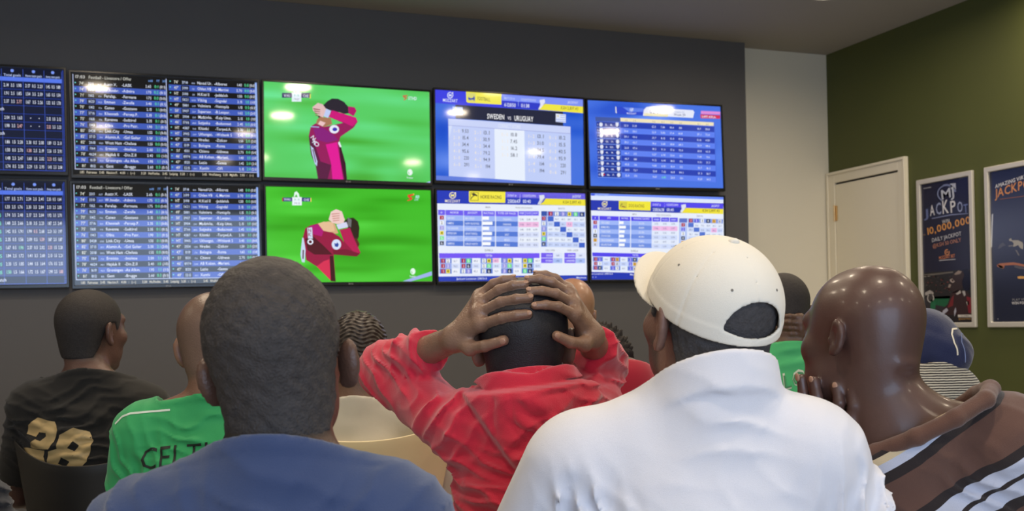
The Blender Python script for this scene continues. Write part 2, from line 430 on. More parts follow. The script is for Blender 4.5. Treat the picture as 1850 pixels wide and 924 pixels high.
def live_left(cn, seed, low):
    """blue odds grid (left of frame)"""
    c = Canvas(SW, SH, cn); rng = random.Random(seed)
    c.layer(0).uvrect(0, 0, SW, SH, (10, 16, 38))
    U0 = lambda px: c.m(px, 300)[0]
    # readings in this panel: column rules and rows are straight in the panel's own coordinates
    edges = [.965, .862, .760, .657, .555, .45, .34, .23]   # fractions of width
    cols = [.985, .755+.0, .53]
    V = lambda f: SH*(1-f)
    lw = .0016
    xs = [SW*k for k in (.985, .905, .805, .705, .60, .50, .40, .30, .20, .10, .015)]
    xs = [SW*k for k in (.988, .900, .796, .690, .58, .47, .36, .25, .14, .03)]
    c.layer(1)
    for i, x in enumerate(xs[:4]):
        pass
    c.uvrect(.01, V(.135), SW*.99, V(.095), (86, 120, 232))
    nrow = 11; y0 = .135; rh = .078
    for r in range(nrow):
        a = y0+rh*r; msg = (r in (3, 6)) if not low else r == 10
        if low and 2 <= r < 10:
            c.layer(1).uvrect(.01, V(a+rh), SW*.99, V(a), (38+3*r, 48+3*r, 84+4*r))
        else: c.layer(1).uvrect(.01, V(a+rh), SW*.99, V(a), (14, 24, 58) if not msg else (16, 24, 50))
        c.layer(2).uvrect(.01, V(a)-lw/2, SW*.99, V(a)+lw/2, (44, 74, 190))
        if msg:
            u = SW*.70
            c.layer(3); u_, v_ = u, V(a+rh*.65)
            ctxt(c, u_, v_, .016, 'No offer for this match', WHITE, 'R'); continue
        for k in range(3):
            xr, xl = xs[k], xs[k+1]
            if k == 1 and not low and r in (4, 5):
                for q in (.3, .7): c.layer(3).uvrect(xl+(xr-xl)*q, V(a+rh*.55), xl+(xr-xl)*q+.004, V(a+rh*.45), WHITE)
                continue
            s_ = '%.2f' % (1.3+rng.random()*1.1); t_ = rng.choice(['0.5', '1.5', '2.5', '3.5']); z_ = '%.2f' % (1.5+rng.random()*1.5)
            for q, tt in ((.09, s_), (.42, t_), (.68, z_)):
                col = WHITE if rng.random() > .05 else rng.choice([(240, 190, 190), (150, 235, 190)])
                ctxt(c.layer(3), xl+(xr-xl)*q, V(a+rh*.70), .0165, tt, col, 'L', w=(xr-xl)*(.24 if q != .42 else .17))
        if low and r >= 2: ctxt(c, xs[3]-.008, V(a+rh*.75), .0165, '2.%d5' % (r % 8), (120, 235, 190), 'R')
    for x in xs[:4]: c.layer(2).uvrect(x-lw/2, V(y0+rh*nrow), x+lw/2, V(.02), (70, 100, 215))
    for k, tt in enumerate(('Away team goals', 'Home team goals', 'Total goals')):
        xm = (xs[k]+xs[k+1])/2
        ctxt(c.layer(3), xm, V(.088), .012, tt, (190, 205, 250), 'C', w=(xs[k]-xs[k+1])*.8)
        n = 14; c.face([(xm+.008*math.cos(2*math.pi*i/n), V(.035)+.008*math.sin(2*math.pi*i/n)) for i in range(n)], (120, 150, 240))
    ctxt(c, xs[3]-.006, V(.088), .012, 'half time', (190, 205, 250), 'R')
    c.layer(2).uvrect(.004, .004, SW-.004, .006, (60, 90, 220)).uvrect(SW-.006, .004, SW-.004, SH-.004, (60, 90, 220))
    return c
def ctxt(c, u, v, h, txt, col, align='L', w=None, bold=True, sq=.80):
    """text directly in panel metres"""
    H = h/0.70; adv = [glyph(k, bold)[2] for k in txt]; sx = sq; tot = sum(adv)*H*sx
    if w: sx *= w/tot; tot = w
    u -= {'L': 0, 'C': tot/2, 'R': tot}[align]; x0 = 0
    for k, a in zip(txt, adv):
        Vg, F, _ = glyph(k, bold); n = len(c.v)
        for p in Vg: c.v.append((u+(x0+p[0]*H*1.0)*sx-c.W/2 if False else u+x0*sx+p[0]*H*sx-c.W/2, -c.L*c.ly, v+p[1]*H-c.H/2))
        for f in F: c.f.append(tuple(n+i for i in f)); c.c.append(col)
        x0 += a*H
ROWS_L = [("74'", '3311', 'AUT', 'Austr.V.', 'LASK', '2.65', '0:1', '(0:1)'), ("74'", '3310', 'AUT', 'W.Innsbr.', 'Admira', '1.75', '0:2', '(0:1)'),
 ("71'", '1162', 'ITA', 'Feralsp.', 'Fermana', '1.75', '0:0', '(0:0)'), ("79'", '1620', 'NLD', 'Emmen', 'Zwolle', '3.40', '0:1', '(0:1)'),
 ("70'", '1142', 'ITA', 'Cuneo', 'Gozzano', '2.15', '1:1', '(0:0)'), ("77'", '3716', 'IRN', 'Khooneh', 'Persep.P.', '2.35', '0:1', '(0:0)'),
 ("75'", '1168', 'ITA', 'Ravenna', 'Sudtirol', '2.35', '0:1', '(0:1)'), ("76'", '1143', 'ITA', 'Olbia', 'Pro Patr.', '1.90', '2:1', '(0:1)'),
 ("80'", '5428', 'SWE', 'Link.City', 'Umea', '1.55', '0:1', '(0:0)'), ("82'", '3713', 'IRN', 'Alumin.A.', 'Gol Gohar', '2.50', '2:1', '(2:0)'),
 ("82'", '2018', 'ENG', 'West Ham', 'Chelsea', '1.55', '0:0', '(0:0)'), ("75'", '1164', 'ITA', 'Erminio', 'Imolese', '2.00', '1:1', '(1:1)'),
 ("78'", '4624', 'HRV', 'Hajduk II', 'Din.Z.II', '2.40', '1:0', '(1:0)'), ("76'", '1619', 'NLD', 'Groningen', 'Az Alkm.', '1.95', '1:1', '(1:1)'),
 ("81'", '1812', 'BEL', 'Gent', 'Brugge', '2.60', '0:3', '(0:1)')]
ROWS_R = [("74'", '3714', 'IRN', 'Navad Ur.', 'Alborez', '1.40', '0:0', '(0:0)'), ("47'", '3199', 'DE', 'Olden.VB', 'L.Martini', '2.70', '0:0', '(0:0)'),
 ("HT", '3198', 'DE', 'H.Kiel II', 'Jeddeloh', '1.50', '0:0', '(0:0)'), ("HT", '5621', 'NOR', 'Viking', 'Sogndal', '2.15', '1:0', '(1:0)'),
 ("49'", '5881', 'LVA', 'Valmiera', 'Ventspils', '1.15', '0:3', '(0:3)'), ("50'", '3907', 'ZAF', 'Supersor.', 'B.Leopar.', '1.62', '2:0', '(2:0)'),
 ("HT", '3904', 'ZAF', 'Madzivha.', 'Kaip Umo.', '2.15', '1:0', '(1:0)'), ("46'", '3766', 'MNE', 'Sutjeska', 'Buducnost', '2.45', '0:0', '(0:0)'),
 ("HT", '4387', 'RUS', 'Khimki', 'Torped.A.', '2.30', '1:1', '(1:1)'), ("HT", '3905', 'ZAF', 'Uthongat.', 'Witbank S', '3.45', '0:0', '(0:0)'),
 ("47'", '3554', 'CZE', 'Hradec', 'Zizkov', '1.50', '2:0', '(2:0)'), ("47'", '1019', 'ITA', 'Bologna', 'Roma', '1.65', '1:0', '(1:0)'),
 ("51'", '1031', 'ITA', 'Chievo', 'Udinese', '2.75', '0:0', '(0:0)'), ("46'", '8974', 'DNK', 'AB Koben.', 'Mariení.'.replace('í', 'i'), '1.40', '1:0', '(1:0)'),
 ("47'", '1020', 'ITA', 'Lazio', 'Genoa', '1.45', '2:0', '(2:0)'), ("49'", '5215', 'GRC', 'Xanthi', 'OFI', '2.15', '2:0', '(2:0)')]
def livescore(cn, glare):
    c = Canvas(SW, SH, cn)
    c.layer(0).uvrect(0, 0, SW, SH, (16, 16, 18))
    V = lambda f: SH*(1-f); G = (96, 226, 160)
    rh = .0576
    ctxt(c.layer(3), .018, V(.055), .0155, '17:03', (215, 215, 210), w=.05); ctxt(c, .085, V(.055), .0155, 'Football - Livescore / Offer', (205, 205, 195), w=.21)
    for u, tt in ((.40, 'odd'), (.435, 'FT'), (.468, 'HT')): ctxt(c, u, V(.058), .012, tt, (120, 165, 235), 'R')
    for side, rows, u0, y0 in ((0, ROWS_L, 0, .075), (1, ROWS_R, .468, .018)):
        for i, r in enumerate(rows):
            a = y0+rh*i; blue = i % 2 == 1
            if blue: c.layer(1).uvrect(u0+.012, V(a+rh), u0+.468, V(a), (62, 90, 184))
            b_ = V(a+rh*.74); h = .0150
            n = 10; c.layer(3); uu = u0+.020; vv = V(a+rh*.42)
            c.face([(uu+.0032*math.cos(2*math.pi*k/n), vv+.0032*math.sin(2*math.pi*k/n)) for k in range(n)], (110, 220, 215))
            ctxt(c, u0+.062, b_, h, r[0], (226, 226, 214), 'R')
            if blue: c.layer(2).uvrect(u0+.073, V(a+rh*.95), u0+.117, V(a+rh*.08), (24, 32, 62)); c.layer(3)
            ctxt(c, u0+.095, b_, h*.92, r[1], (205, 218, 245), 'C'); ctxt(c, u0+.138, b_, h*.55, r[2], (190, 205, 240), 'C')
            ctxt(c, u0+.158, b_, h, r[3], WHITE); ctxt(c, u0+.246, b_, h, '-'+r[4], WHITE)
            ctxt(c, u0+.392, b_, h*.92, r[5], (225, 232, 250), 'R'); ctxt(c, u0+.428, b_, h, r[6], G, 'R'); ctxt(c, u0+.464, b_, h*.92, r[7], (230, 234, 246), 'R')
    c.layer(4).uvrect(.466, V(.94), .470, V(.02), (185, 196, 235)).uvrect(.008, V(.94), .0115, V(.015), (185, 196, 235)).uvrect(.008, V(.947), .93, V(.940), (190, 200, 235))
    c.uvrect(SW-.012, V(.99), SW-.002, V(.015), (150, 180, 245))
    yy = V(.985)
    for u, tt in ((.03, '1.85   Feirense   3.45   Nacion.F.   4.00   :   (-:-)'), (.33, '3.20   Hoffenhe.   3.45   Leipzig   3.25   :   (-:-)'), (.64, '3.45   Wolfsburg   3.30   Mghdlh.   2.85   :   (-:-)')):
        ctxt(c, u, yy, .0125, tt, (225, 215, 190), w=.27)
    return c
def grass(c, base, seed, bright):
    rng = random.Random(seed); bl = [(rng.random(), rng.random(), .08+rng.random()*.2, .03+rng.random()*.06, rng.uniform(-1, 1)) for _ in range(46)]
    def fn(u, v):
        s = 0
        for (x, y, a, b_, k) in bl: s += k*math.exp(-((u-x-.15*(v-y))/a)**2-((v-y)/b_)**2)
        s = max(-1.2, min(1.2, s)); g = base
        return (max(0, g[0]+s*16), max(0, min(255, g[1]+s*(20 if s > 0 else 28))), max(0, g[2]+s*(14+bright)))
    c.layer(0).field(fn, 60, 34)
MAG = (150, 26, 92)
def player_a(c):
    c.crop(470, 140, 4.619)
    c.layer(2).poly([(520, 240), (560, 200), (600, 178), (650, 180), (700, 205), (735, 245), (738, 300), (700, 305), (660, 290), (600, 290), (540, 320), (500, 350), (480, 330)], (42, 36, 48))
    c.layer(3).poly([(475, 350), (500, 330), (590, 340), (600, 390), (520, 420), (460, 400)], (170, 120, 90))
    c.layer(4).poly([(735, 242), (790, 250), (806, 280), (780, 325), (738, 300)], (178, 20, 105))
    c.layer(4).poly([(420, 410), (460, 385), (530, 415), (620, 395), (690, 380), (570, 330), (598, 275), (700, 305), (800, 335), (815, 370), (780, 420), (670, 495), (655, 545), (690, 640), (708, 720), (720, 853), (478, 848), (460, 740), (420, 640), (402, 490)], MAG)
    c.layer(5).poly([(570, 330), (598, 275), (700, 305), (800, 335), (812, 368), (770, 410), (700, 378)], (205, 22, 122))
    c.layer(5).poly([(545, 560), (640, 540), (690, 850), (600, 850), (590, 720)], (226, 22, 150))
    c.layer(5).poly([(440, 430), (520, 420), (600, 470), (650, 520), (560, 545), (470, 520)], (136, 30, 122))
    c.layer(5).poly([(402, 490), (440, 520), (500, 700), (590, 730), (560, 850), (478, 848), (460, 740), (420, 640)], (90, 26, 66))
    c.layer(6).poly([(655, 540), (668, 560), (712, 720), (722, 853), (700, 853), (668, 690)], (60, 14, 40))
    c.layer(6).poly([(435, 250), (480, 215), (520, 225), (550, 265), (525, 335), (495, 325), (440, 280)], (226, 190, 190))
    for k in range(4): c.layer(7).poly([(440+6*k, 258+18*k), (500, 268+18*k), (500, 276+16*k), (446+6*k, 270+18*k)], (150, 100, 90))
    c.layer(7).poly([(528, 325), (550, 262), (592, 280), (565, 340)], (190, 205, 246))
    c.layer(7).poly([(480, 390), (500, 362), (545, 380), (520, 410)], (236, 196, 196)); c.poly([(420, 408), (490, 412), (490, 420), (420, 416)], (160, 180, 235))
    c.layer(6).ell(617, 433, 41, 35, (232, 236, 250)); c.layer(7).ell(622, 434, 20, 16, (60, 50, 180))
    c.layer(7).text(415, 500, 34, 'N', WHITE, ang=-.9); c.text(428, 540, 34, 'K', WHITE, ang=-.8); c.text(442, 562, 36, 'O', WHITE, ang=-.5)
    c.layer(7).poly([(418, 570), (440, 590), (474, 700), (470, 740), (452, 720), (430, 640)], (190, 205, 240)); c.layer(8).poly([(432, 600), (440, 600), (462, 700), (458, 715)], (90, 26, 66))
    c.layer(7).poly([(648, 545), (662, 535), (678, 580), (664, 582)], (235, 235, 245))
    # score graphics
    c.layer(3).rect(180, 132, 420, 172, (52, 44, 100)); c.layer(4).rect(262, 128, 342, 204, (228, 240, 250)); c.layer(5)
    c.text(195, 164, 22, 'WHU', WHITE, w=55); c.text(356, 166, 22, 'CHE', WHITE, w=48); c.text(282, 160, 18, '0 - 0', (70, 190, 170), w=40); c.text(278, 190, 15, '74:07', (130, 130, 150), w=48)
    c.layer(4).rect(412, 140, 421, 178, (225, 220, 90))
    c.poly([(275, 118), (284, 92), (300, 84), (320, 100), (326, 130), (308, 130), (298, 112), (284, 128)], (226, 240, 240))
    c.layer(4).poly([(1195, 150), (1235, 148), (1232, 160), (1212, 162), (1235, 172), (1210, 192), (1198, 190), (1215, 176), (1195, 166)], (190, 120, 80))
    c.text(1240, 186, 26, 'STHD', WHITE, w=72, shear=.1)
    c.ring(1252, 790, 22, 26, 8, (230, 245, 240), 16); c.poly([(1240, 780), (1255, 760), (1270, 800), (1250, 812)], (235, 245, 240)); c.text(1252, 842, 16, 'Premier', WHITE, 'C', w=52)
    c.layer(2).poly([(1380, 876), (1425, 862), (1425, 880)], (180, 200, 250))
def player_b(c):
    c.crop(470, 330, 4.8625)
    RED = (150, 18, 66)
    c.layer(2).poly([(735, 350), (770, 318), (820, 312), (860, 345), (874, 400), (868, 480), (850, 520), (800, 470), (770, 400)], (44, 32, 24))
    c.layer(3).poly([(770, 310), (805, 330), (800, 400), (770, 380)], (110, 110, 115)); c.poly([(850, 490), (876, 545), (860, 580), (820, 500)], (90, 40, 34))
    c.layer(2).poly([(510, 365), (610, 345), (660, 370), (690, 450), (640, 460), (560, 430)], (214, 170, 130))
    c.layer(3).poly([(500, 372), (560, 350), (640, 352), (660, 430), (610, 442), (540, 420)], (230, 190, 150))
    c.layer(4).poly([(400, 410), (440, 385), (510, 365), (560, 430), (640, 445), (700, 480), (740, 530), (700, 420), (790, 400), (830, 500), (884, 620), (850, 655), (650, 640), (668, 878), (630, 875), (500, 745), (410, 690), (395, 600), (380, 490)], RED)
    c.layer(5).poly([(440, 390), (510, 372), (560, 430), (545, 480), (470, 460)], (176, 16, 120))
    c.poly([(700, 420), (790, 402), (835, 520), (880, 615), (845, 640), (740, 520)], (184, 22, 84))
    c.poly([(400, 500), (470, 480), (560, 560), (640, 640), (560, 640), (480, 640), (420, 600)], (80, 12, 34))
    c.poly([(500, 745), (560, 700), (612, 680), (625, 870)], (214, 44, 84)); c.layer(6).poly([(615, 650), (645, 650), (668, 878), (625, 874)], (60, 8, 26))
    c.poly([(640, 600), (760, 590), (880, 630), (850, 655), (650, 640)], (120, 14, 50))
    c.layer(5).poly([(605, 330), (625, 262), (670, 238), (720, 258), (745, 330), (735, 360), (680, 370), (640, 360)], (240, 206, 200))
    for k in range(4): c.layer(6).poly([(628+4*k, 278+20*k), (700, 272+20*k), (700, 279+20*k), (632+4*k, 287+20*k)], (205, 140, 130))
    c.layer(6).poly([(672, 376), (760, 350), (776, 395), (690, 416)], (214, 216, 244))
    c.layer(6).ell(673, 550, 41, 46, (214, 226, 250)); c.layer(7).poly([(655, 535), (670, 545), (680, 530), (695, 550), (685, 572), (660, 568)], (40, 70, 160))
    c.layer(6).poly([(418, 405), (460, 400), (466, 500), (425, 500)], (206, 220, 240)); c.layer(7)
    c.text(424, 440, 30, 'N', RED, w=30); c.text(424, 478, 30, 'K', RED, w=32); c.layer(7).ring(445, 528, 26, 25, 12, WHITE, 18)
    c.layer(6).poly([(375, 490), (386, 495), (404, 600), (396, 710), (372, 708), (358, 640)], (200, 216, 240)); c.layer(7).poly([(378, 600), (390, 600), (386, 680), (376, 680)], (80, 12, 34))
    c.layer(3).rect(198, 138, 452, 172, (52, 44, 130)); c.layer(4).rect(286, 134, 370, 206, (236, 246, 250)); c.layer(5)
    c.text(214, 164, 20, 'WHU', WHITE, w=60); c.text(386, 166, 20, 'CHE', WHITE, w=48); c.text(306, 164, 18, '0 - 0', (60, 180, 160), w=44); c.text(302, 194, 14, '74:12', (120, 120, 150), w=52)
    c.layer(4).rect(198, 138, 208, 172, (170, 30, 60)).rect(445, 140, 454, 174, (235, 220, 90))
    c.poly([(300, 128), (306, 92), (325, 82), (345, 104), (350, 134), (335, 134), (322, 108), (308, 132)], (226, 250, 236))
    c.layer(4).poly([(1290, 110), (1340, 100), (1345, 112), (1310, 124), (1335, 138), (1320, 156), (1288, 164), (1285, 156), (1312, 146), (1292, 128)], (226, 70, 50)); c.ell(1342, 104, 6, 6, (240, 200, 90))
    c.text(1350, 140, 28, '10', (200, 245, 250), w=42, shear=.15); c.text(1348, 158, 12, 'LIVE', (200, 245, 250), w=34)
    c.ring(1338, 782, 22, 28, 8, (230, 250, 236), 16); c.poly([(1326, 772), (1342, 752), (1356, 792), (1336, 804)], (235, 250, 240)); c.text(1338, 834, 18, 'Premier', WHITE, 'C', w=54)
    c.layer(2).poly([(1250, 868), (1500, 780), (1504, 815), (1320, 870)], (160, 178, 236))
NUMC = {1: ((178, 26, 56), WHITE), 2: ((245, 248, 252), (30, 30, 50)), 3: ((160, 150, 226), WHITE), 4: ((240, 222, 70), (40, 30, 20)), 5: ((112, 232, 128), WHITE), 6: ((20, 24, 48), WHITE)}
DOGC = {1: ((178, 26, 56), WHITE), 2: ((86, 70, 226), WHITE), 3: ((245, 248, 252), (30, 30, 50)), 4: ((20, 24, 40), WHITE), 5: ((232, 180, 70), (60, 30, 40)), 6: ((215, 215, 225), (60, 40, 60))}
def badge(c, x, y, w_, h, n, pal):
    bg, fg = pal[n]; c.layer(4).rect(x-w_/2, y-h/2, x+w_/2, y+h/2, bg); c.layer(5).text(x, y+h*.36, h*.72, str(n), fg, 'C')
def mz_logo(c, x, y, r, ty, th, tw, col, col2=None):
    col2 = col2 or col
    c.layer(5).ring(x, y, r, r, r*.22, col, 28, -30, 290); c.poly([(x+r*.35, y-r*.75), (x+r*1.02, y-r*1.02), (x+r*.95, y-r*.3)], col)
    c.text(x, y+r*.42, r*.85, 'M', col2, 'C', w=r*1.1); c.text(x, ty, th, 'MOZZART', col, 'C', w=tw)
def lerp(a, b, t): return a+(b-a)*t
def racing(cn, crop, kind):
    c = Canvas(SW, SH, cn); c.crop(*crop); PUR = (112, 96, 240); LB = (160, 184, 248); DB = (84, 122, 214)
    W0 = (232, 238, 252)
    c.layer(0).uvrect(0, 0, SW, SH, W0)
    if kind == 'horse':
        B = lambda x, ya, yb: None
        pal = NUMC; x0, x1 = 48, 1430
        sl = lambda x: (x-48)*.0225           # panel rows fall slightly to the right in the reading
        c.layer(1).poly([(45, 38), (1425, 70), (1427, 186), (46, 163)], (40, 60, 184))
        c.poly([(690, 55), (1425, 73), (1425, 125), (1060, 118), (690, 108)], (126, 110, 240))
        c.layer(2).poly([(1060, 118), (1425, 127), (1427, 186), (1000, 176), (1040, 150)], (240, 226, 60))
        c.layer(3).poly([(1000, 88), (1046, 84), (1050, 112), (1010, 172), (985, 172), (1006, 130)], (222, 226, 240)).poly([(1010, 140), (1045, 115), (1000, 175)], (150, 130, 90))
        c.poly([(350, 46), (688, 56), (686, 158), (360, 154), (350, 146)], (244, 232, 72)); mz_logo(c, 198, 88, 31, 154, 26, 142, (250, 240, 200), (250, 240, 130))
        c.layer(4).rect(362, 60, 438, 64, (90, 80, 60)).rect(362, 60, 366, 136, (90, 80, 60)).rect(362, 133, 438, 137, (90, 80, 60)).rect(434, 60, 438, 137, (90, 80, 60))
        c.poly([(372, 72), (396, 66), (420, 80), (432, 100), (420, 96), (405, 90), (380, 108), (372, 130), (368, 110), (388, 92)], (70, 64, 50))
        c.layer(5).text(456, 118, 32, 'HORSE RACING', (90, 74, 50), w=196); c.text(708, 100, 22, 'EVENT #', (210, 214, 250), w=82); c.text(848, 104, 24, 'COUNTDOWN', (220, 220, 250), w=122)
        c.text(708, 158, 32, '2583647', WHITE, w=118); c.text(850, 160, 32, '00:40', WHITE, w=74); c.rect(822, 76, 825, 160, (200, 200, 250))
        c.text(1388, 112, 24, 'JACKPOT', WHITE, 'R', w=80); c.text(1388, 168, 26, 'KSH 2,897.43', (110, 100, 40), 'R', w=166)
        c.text(526, 208, 16, 'MAIN', (120, 120, 130), 'C', w=46); c.text(860, 212, 14, 'PRICES (ODDS/WINNERS)', (140, 140, 150), 'C', w=158); c.text(1208, 220, 16, 'EXACTA', (110, 120, 150), 'C', w=62)
        c.text(534, 612, 18, 'QUINELLA', (110, 110, 120), 'C', w=78); c.text(1104, 612, 16, 'ODD / EVEN', (130, 130, 140), 'C', w=84); c.text(1314, 612, 16, 'OVER / UNDER', (130, 130, 140), 'C', w=102)
        X = [62, 128, 132, 298, 302, 468, 474, 592, 598, 804]; heads = ['#', 'HORSE', 'JOCKEY', 'RATING', 'TYPE OF PACE']
        TY, RH = 225, 49.5
        for k in range(5):
            a, b_ = X[2*k], X[2*k+1]; c.layer(2).poly([(a, TY+sl(a)-2), (b_, TY+sl(b_)-2), (b_, 272+sl(b_)), (a, 272+sl(a))], PUR)
            c.layer(3).text((a+b_)/2, 256+sl(a)*.8, 18, heads[k], WHITE, 'C')
        names = [('SAN SIRO', 'MAX SHELBY', 'FINISHING', .5), ('SAMBERG', 'HARRY BLACKWELL', 'FINISHING', .78), ('THE GARDENER', 'HOWARD ALLEN', 'EARLY', .52), ('PEPPERCORN', 'GRANT FARRELL', 'EARLY', .74), ('WATSON\'S T.', 'MITCH HARDEN', 'MIDDLE', .70), ('SHEMROCK', 'SHIRLEY NORTH', 'MIDDLE', .64)]
        rng = random.Random(3)
        for i in range(6):
            y = 275+i*48; yb = y+46
            for k in range(5):
                a, b_ = X[2*k]+(3 if k else 0), X[2*k+1]
                cc = (200, 214, 250) if k == 0 else (LB if i % 2 == 0 else DB)
                c.layer(2).poly([(a, y+sl(a)*.6), (b_, y+sl(b_)*.6), (b_, yb+1+sl(b_)*.6), (a, yb+1+sl(a)*.6)], cc)
            badge(c, 97, y+22, 36, 36, i+1, pal)
            nm = names[i]; ty = y+33
            c.layer(3).text(148, ty+2, 20, nm[0], WHITE, w=len(nm[0])*8.6); c.text(316, ty+5, 20, nm[1], WHITE, w=len(nm[1])*8.8); c.text(704, ty+14, 19, nm[2], WHITE, 'C', w=len(nm[2])*8.4)
            c.rect(476, y+12, 476+118*nm[3], y+42, (250, 252, 255))
            for k in range(3):
                a = 810+63*k; c.layer(2).rect(a, y+14, a+61, yb+16, ((214, 222, 248) if i % 2 else (234, 240, 252)) if i != 1 else (240, 186, 226))
                c.layer(3).text(a+30, y+46, 16, '%.2f' % (1.2+rng.random()*20), (84, 96, 140), 'C', w=36)
        for k, h_ in enumerate(('WINNER', 'PLACE', 'SHOW')): a = 810+63*k; c.layer(2).rect(a, 236, a+61, 278, PUR); c.layer(3).text(a+30, 262, 15, h_, WHITE, 'C', w=42)
        for i in range(7):
            for j in range(7):
                a = 1020+58*j; y = 236+48*i+j*1.2
                if i == 0 and j == 0: c.layer(2).rect(a, y, a+54, y+46, (54, 84, 170)); continue
                if i == 0: c.layer(2).rect(a, y, a+56, y+46, (86, 116, 206)); badge(c, a+28, y+23, 34, 36, j, pal); continue
                if j == 0: c.layer(2).rect(a, y, a+56, y+46, (130, 154, 226)); badge(c, a+24, y+20, 32, 34, i, pal); continue
                col = (64, 100, 202) if i == j else ((198, 212, 248) if i % 2 == 0 else (228, 236, 252))
                if (i, j) == (2, 4): col = (240, 186, 226)
                c.layer(2).rect(a+(2 if i == j else 0), y, a+57, y+47, col)
                if i != j: c.layer(3).text(a+29, y+32, 15, '%.1f' % (5+rng.random()*80), (90, 104, 150), 'C', w=32)
        c.layer(2).poly([(70, 632), (1006, 630), (1006, 676), (72, 678)], (116, 88, 244)); c.layer(3).text(534, 664, 20, 'TOP TEN', WHITE, 'C', w=62)
        prs = [[(1, 2), (1, 3), (1, 4)], [(1, 5), (1, 6), (2, 3)], [(2, 4), (2, 5), (2, 6)], [(3, 4), (3, 5), (3, 6)], [(4, 5), (4, 6), (5, 6)]]
        for g in range(5):
            a = 76+191*g
            for i in range(3):
                y = 680+49*i-g; c.layer(2).rect(a, y, a+112, y+47, (96, 126, 212) if i % 2 == 0 else (150, 174, 236)); c.rect(a+113, y, a+180, y+47, (214, 224, 250) if i % 2 else (238, 242, 253))
                if g == 2 and i == 0: c.layer(3).rect(a+113, y, a+170, y+42, (244, 190, 226))
                badge(c, a+31, y+24, 34, 38, prs[g][i][0], pal); badge(c, a+78, y+24, 36, 38, prs[g][i][1], pal)
                c.layer(4).text(a+146, y+34, 17, '%.1f' % (6+rng.random()*80), (80, 92, 140), 'C', w=36)
        for a, b1, b2, t1, t2 in ((1020, 1130, 1218, 'ODD', 'EVEN'), (1236, 1340, 1428, 'OVER', 'UNDER')):
            for k, tt in enumerate((t1, t2)):
                y = 628+50*k; c.layer(2).rect(a, y, b1, y+45, (116, 92, 240)); c.rect(b1+2, y, b2, y+45, (170, 192, 246) if k else (222, 230, 252)); c.layer(3).text(b1-6, y+32, 18, tt, WHITE, 'R'); c.text((b1+b2)/2, y+32, 16, '1.8%d' % (3+k), (80, 96, 150), 'C', w=32)
        c.layer(1).poly([(60, 852), (1450, 836), (1450, 905), (60, 905)], (40, 64, 184))
        c.layer(3).text(234, 882, 19, 'Jackpot Location: 29876-0', WHITE, w=284); c.text(698, 874, 18, 'Maximum Stake per betting bet is KSH 25,600.00', WHITE, w=480); c.text(1348, 868, 18, 'Maximum', WHITE, w=92)
    else:
        pal = DOGC; VI = (84, 70, 236); s = .020
        c.layer(1).poly([(62, 36), (1330, 84), (1330, 112), (62, 58)], (110, 142, 250)); c.poly([(62, 66), (248, 72), (1330, 112), (1332, 140), (66, 104)], (222, 232, 252)); c.poly([(110, 42), (248, 46), (248, 76), (110, 72)], (206, 222, 252))
        c.layer(2).poly([(72, 44), (106, 45), (106, 64), (72, 63)], (58, 84, 226))
        c.layer(3).text(134, 64, 12, 'Race board', (110, 130, 200), w=66, bold=False)
        c.layer(1).poly([(64, 104), (1331, 146), (1331, 246), (66, 206)], (38, 56, 176))
        c.layer(2).poly([(652, 126), (1331, 150), (1331, 192), (985, 186), (652, 172)], (82, 70, 236))
        c.layer(3).poly([(985, 186), (1331, 198), (1331, 246), (935, 232), (960, 212)], (240, 226, 56))
        c.layer(4).poly([(940, 158), (982, 150), (986, 178), (950, 228), (930, 224), (946, 195)], (222, 226, 240))
        c.layer(3).poly([(344, 114), (652, 124), (650, 210), (352, 200), (344, 192)], (242, 230, 60)); mz_logo(c, 204, 144, 27, 200, 22, 132, (250, 238, 200), (250, 238, 120))
        c.layer(4).poly([(356, 124), (424, 126), (424, 188), (356, 184)], (214, 204, 70)); c.layer(5).poly([(360, 146), (380, 142), (378, 150), (362, 152)], (70, 70, 60)).poly([(372, 162), (400, 170), (414, 178), (400, 178), (376, 172)], (130, 40, 60)).poly([(358, 158), (366, 156), (366, 168), (358, 168)], (60, 60, 60))
        c.layer(5).text(440, 176, 30, 'DOG RACING', (120, 104, 50), w=150); c.text(670, 164, 22, 'EVENT #', (206, 206, 250), w=78); c.text(802, 166, 22, 'COUNTDOWN', (216, 216, 250), w=110)
        c.text(672, 214, 28, '2583638', WHITE, w=110); c.text(804, 216, 28, '00:40', WHITE, w=68); c.rect(783, 140, 785, 186, (190, 190, 250)); c.text(1296, 180, 20, 'JACKPOT', WHITE, 'R', w=72); c.text(1298, 228, 24, 'KSH 2,897.43', (110, 100, 40), 'R', w=154)
        c.text(496, 252, 15, 'MAIN', (120, 120, 130), 'C', w=38); c.text(776, 262, 14, 'PRICES (ODDS/WINNERS)', (140, 140, 150), 'C', w=138); c.text(1116, 272, 16, 'EXACTA', (100, 110, 140), 'C', w=58); c.text(498, 606, 18, 'QUINELLA', (110, 110, 120), 'C', w=72)
        X = [78, 146, 152, 344, 350, 456, 464, 664]; sl = lambda x: (x-78)*.03
        for k, h_ in enumerate(('#', 'DOG', 'RATING', 'WINNING CHANCE')):
            a, b_ = X[2*k], X[2*k+1]; c.layer(2).poly([(a, 256+sl(a)), (b_, 256+sl(b_)), (b_, 300+sl(b_)*.8), (a, 298+sl(a)*.8)], VI); c.layer(3).text((a+b_)/2, 285+sl(a)*.9, 17, h_, WHITE, 'C', w=min(b_-a-12, len(h_)*11))
        rng = random.Random(8); nm = [('PEPE GOMEZ', '20.61%', .4), ('MAMBO BELL', '48.80%', .6), ('TIGER TIGER', '25.3%', .5), ('STAR RACING', '48.93%', .45), ('TRICK SEABREEZE', '7.86%', .6), ('RED SPECTRUM', '78.49%', .5)]
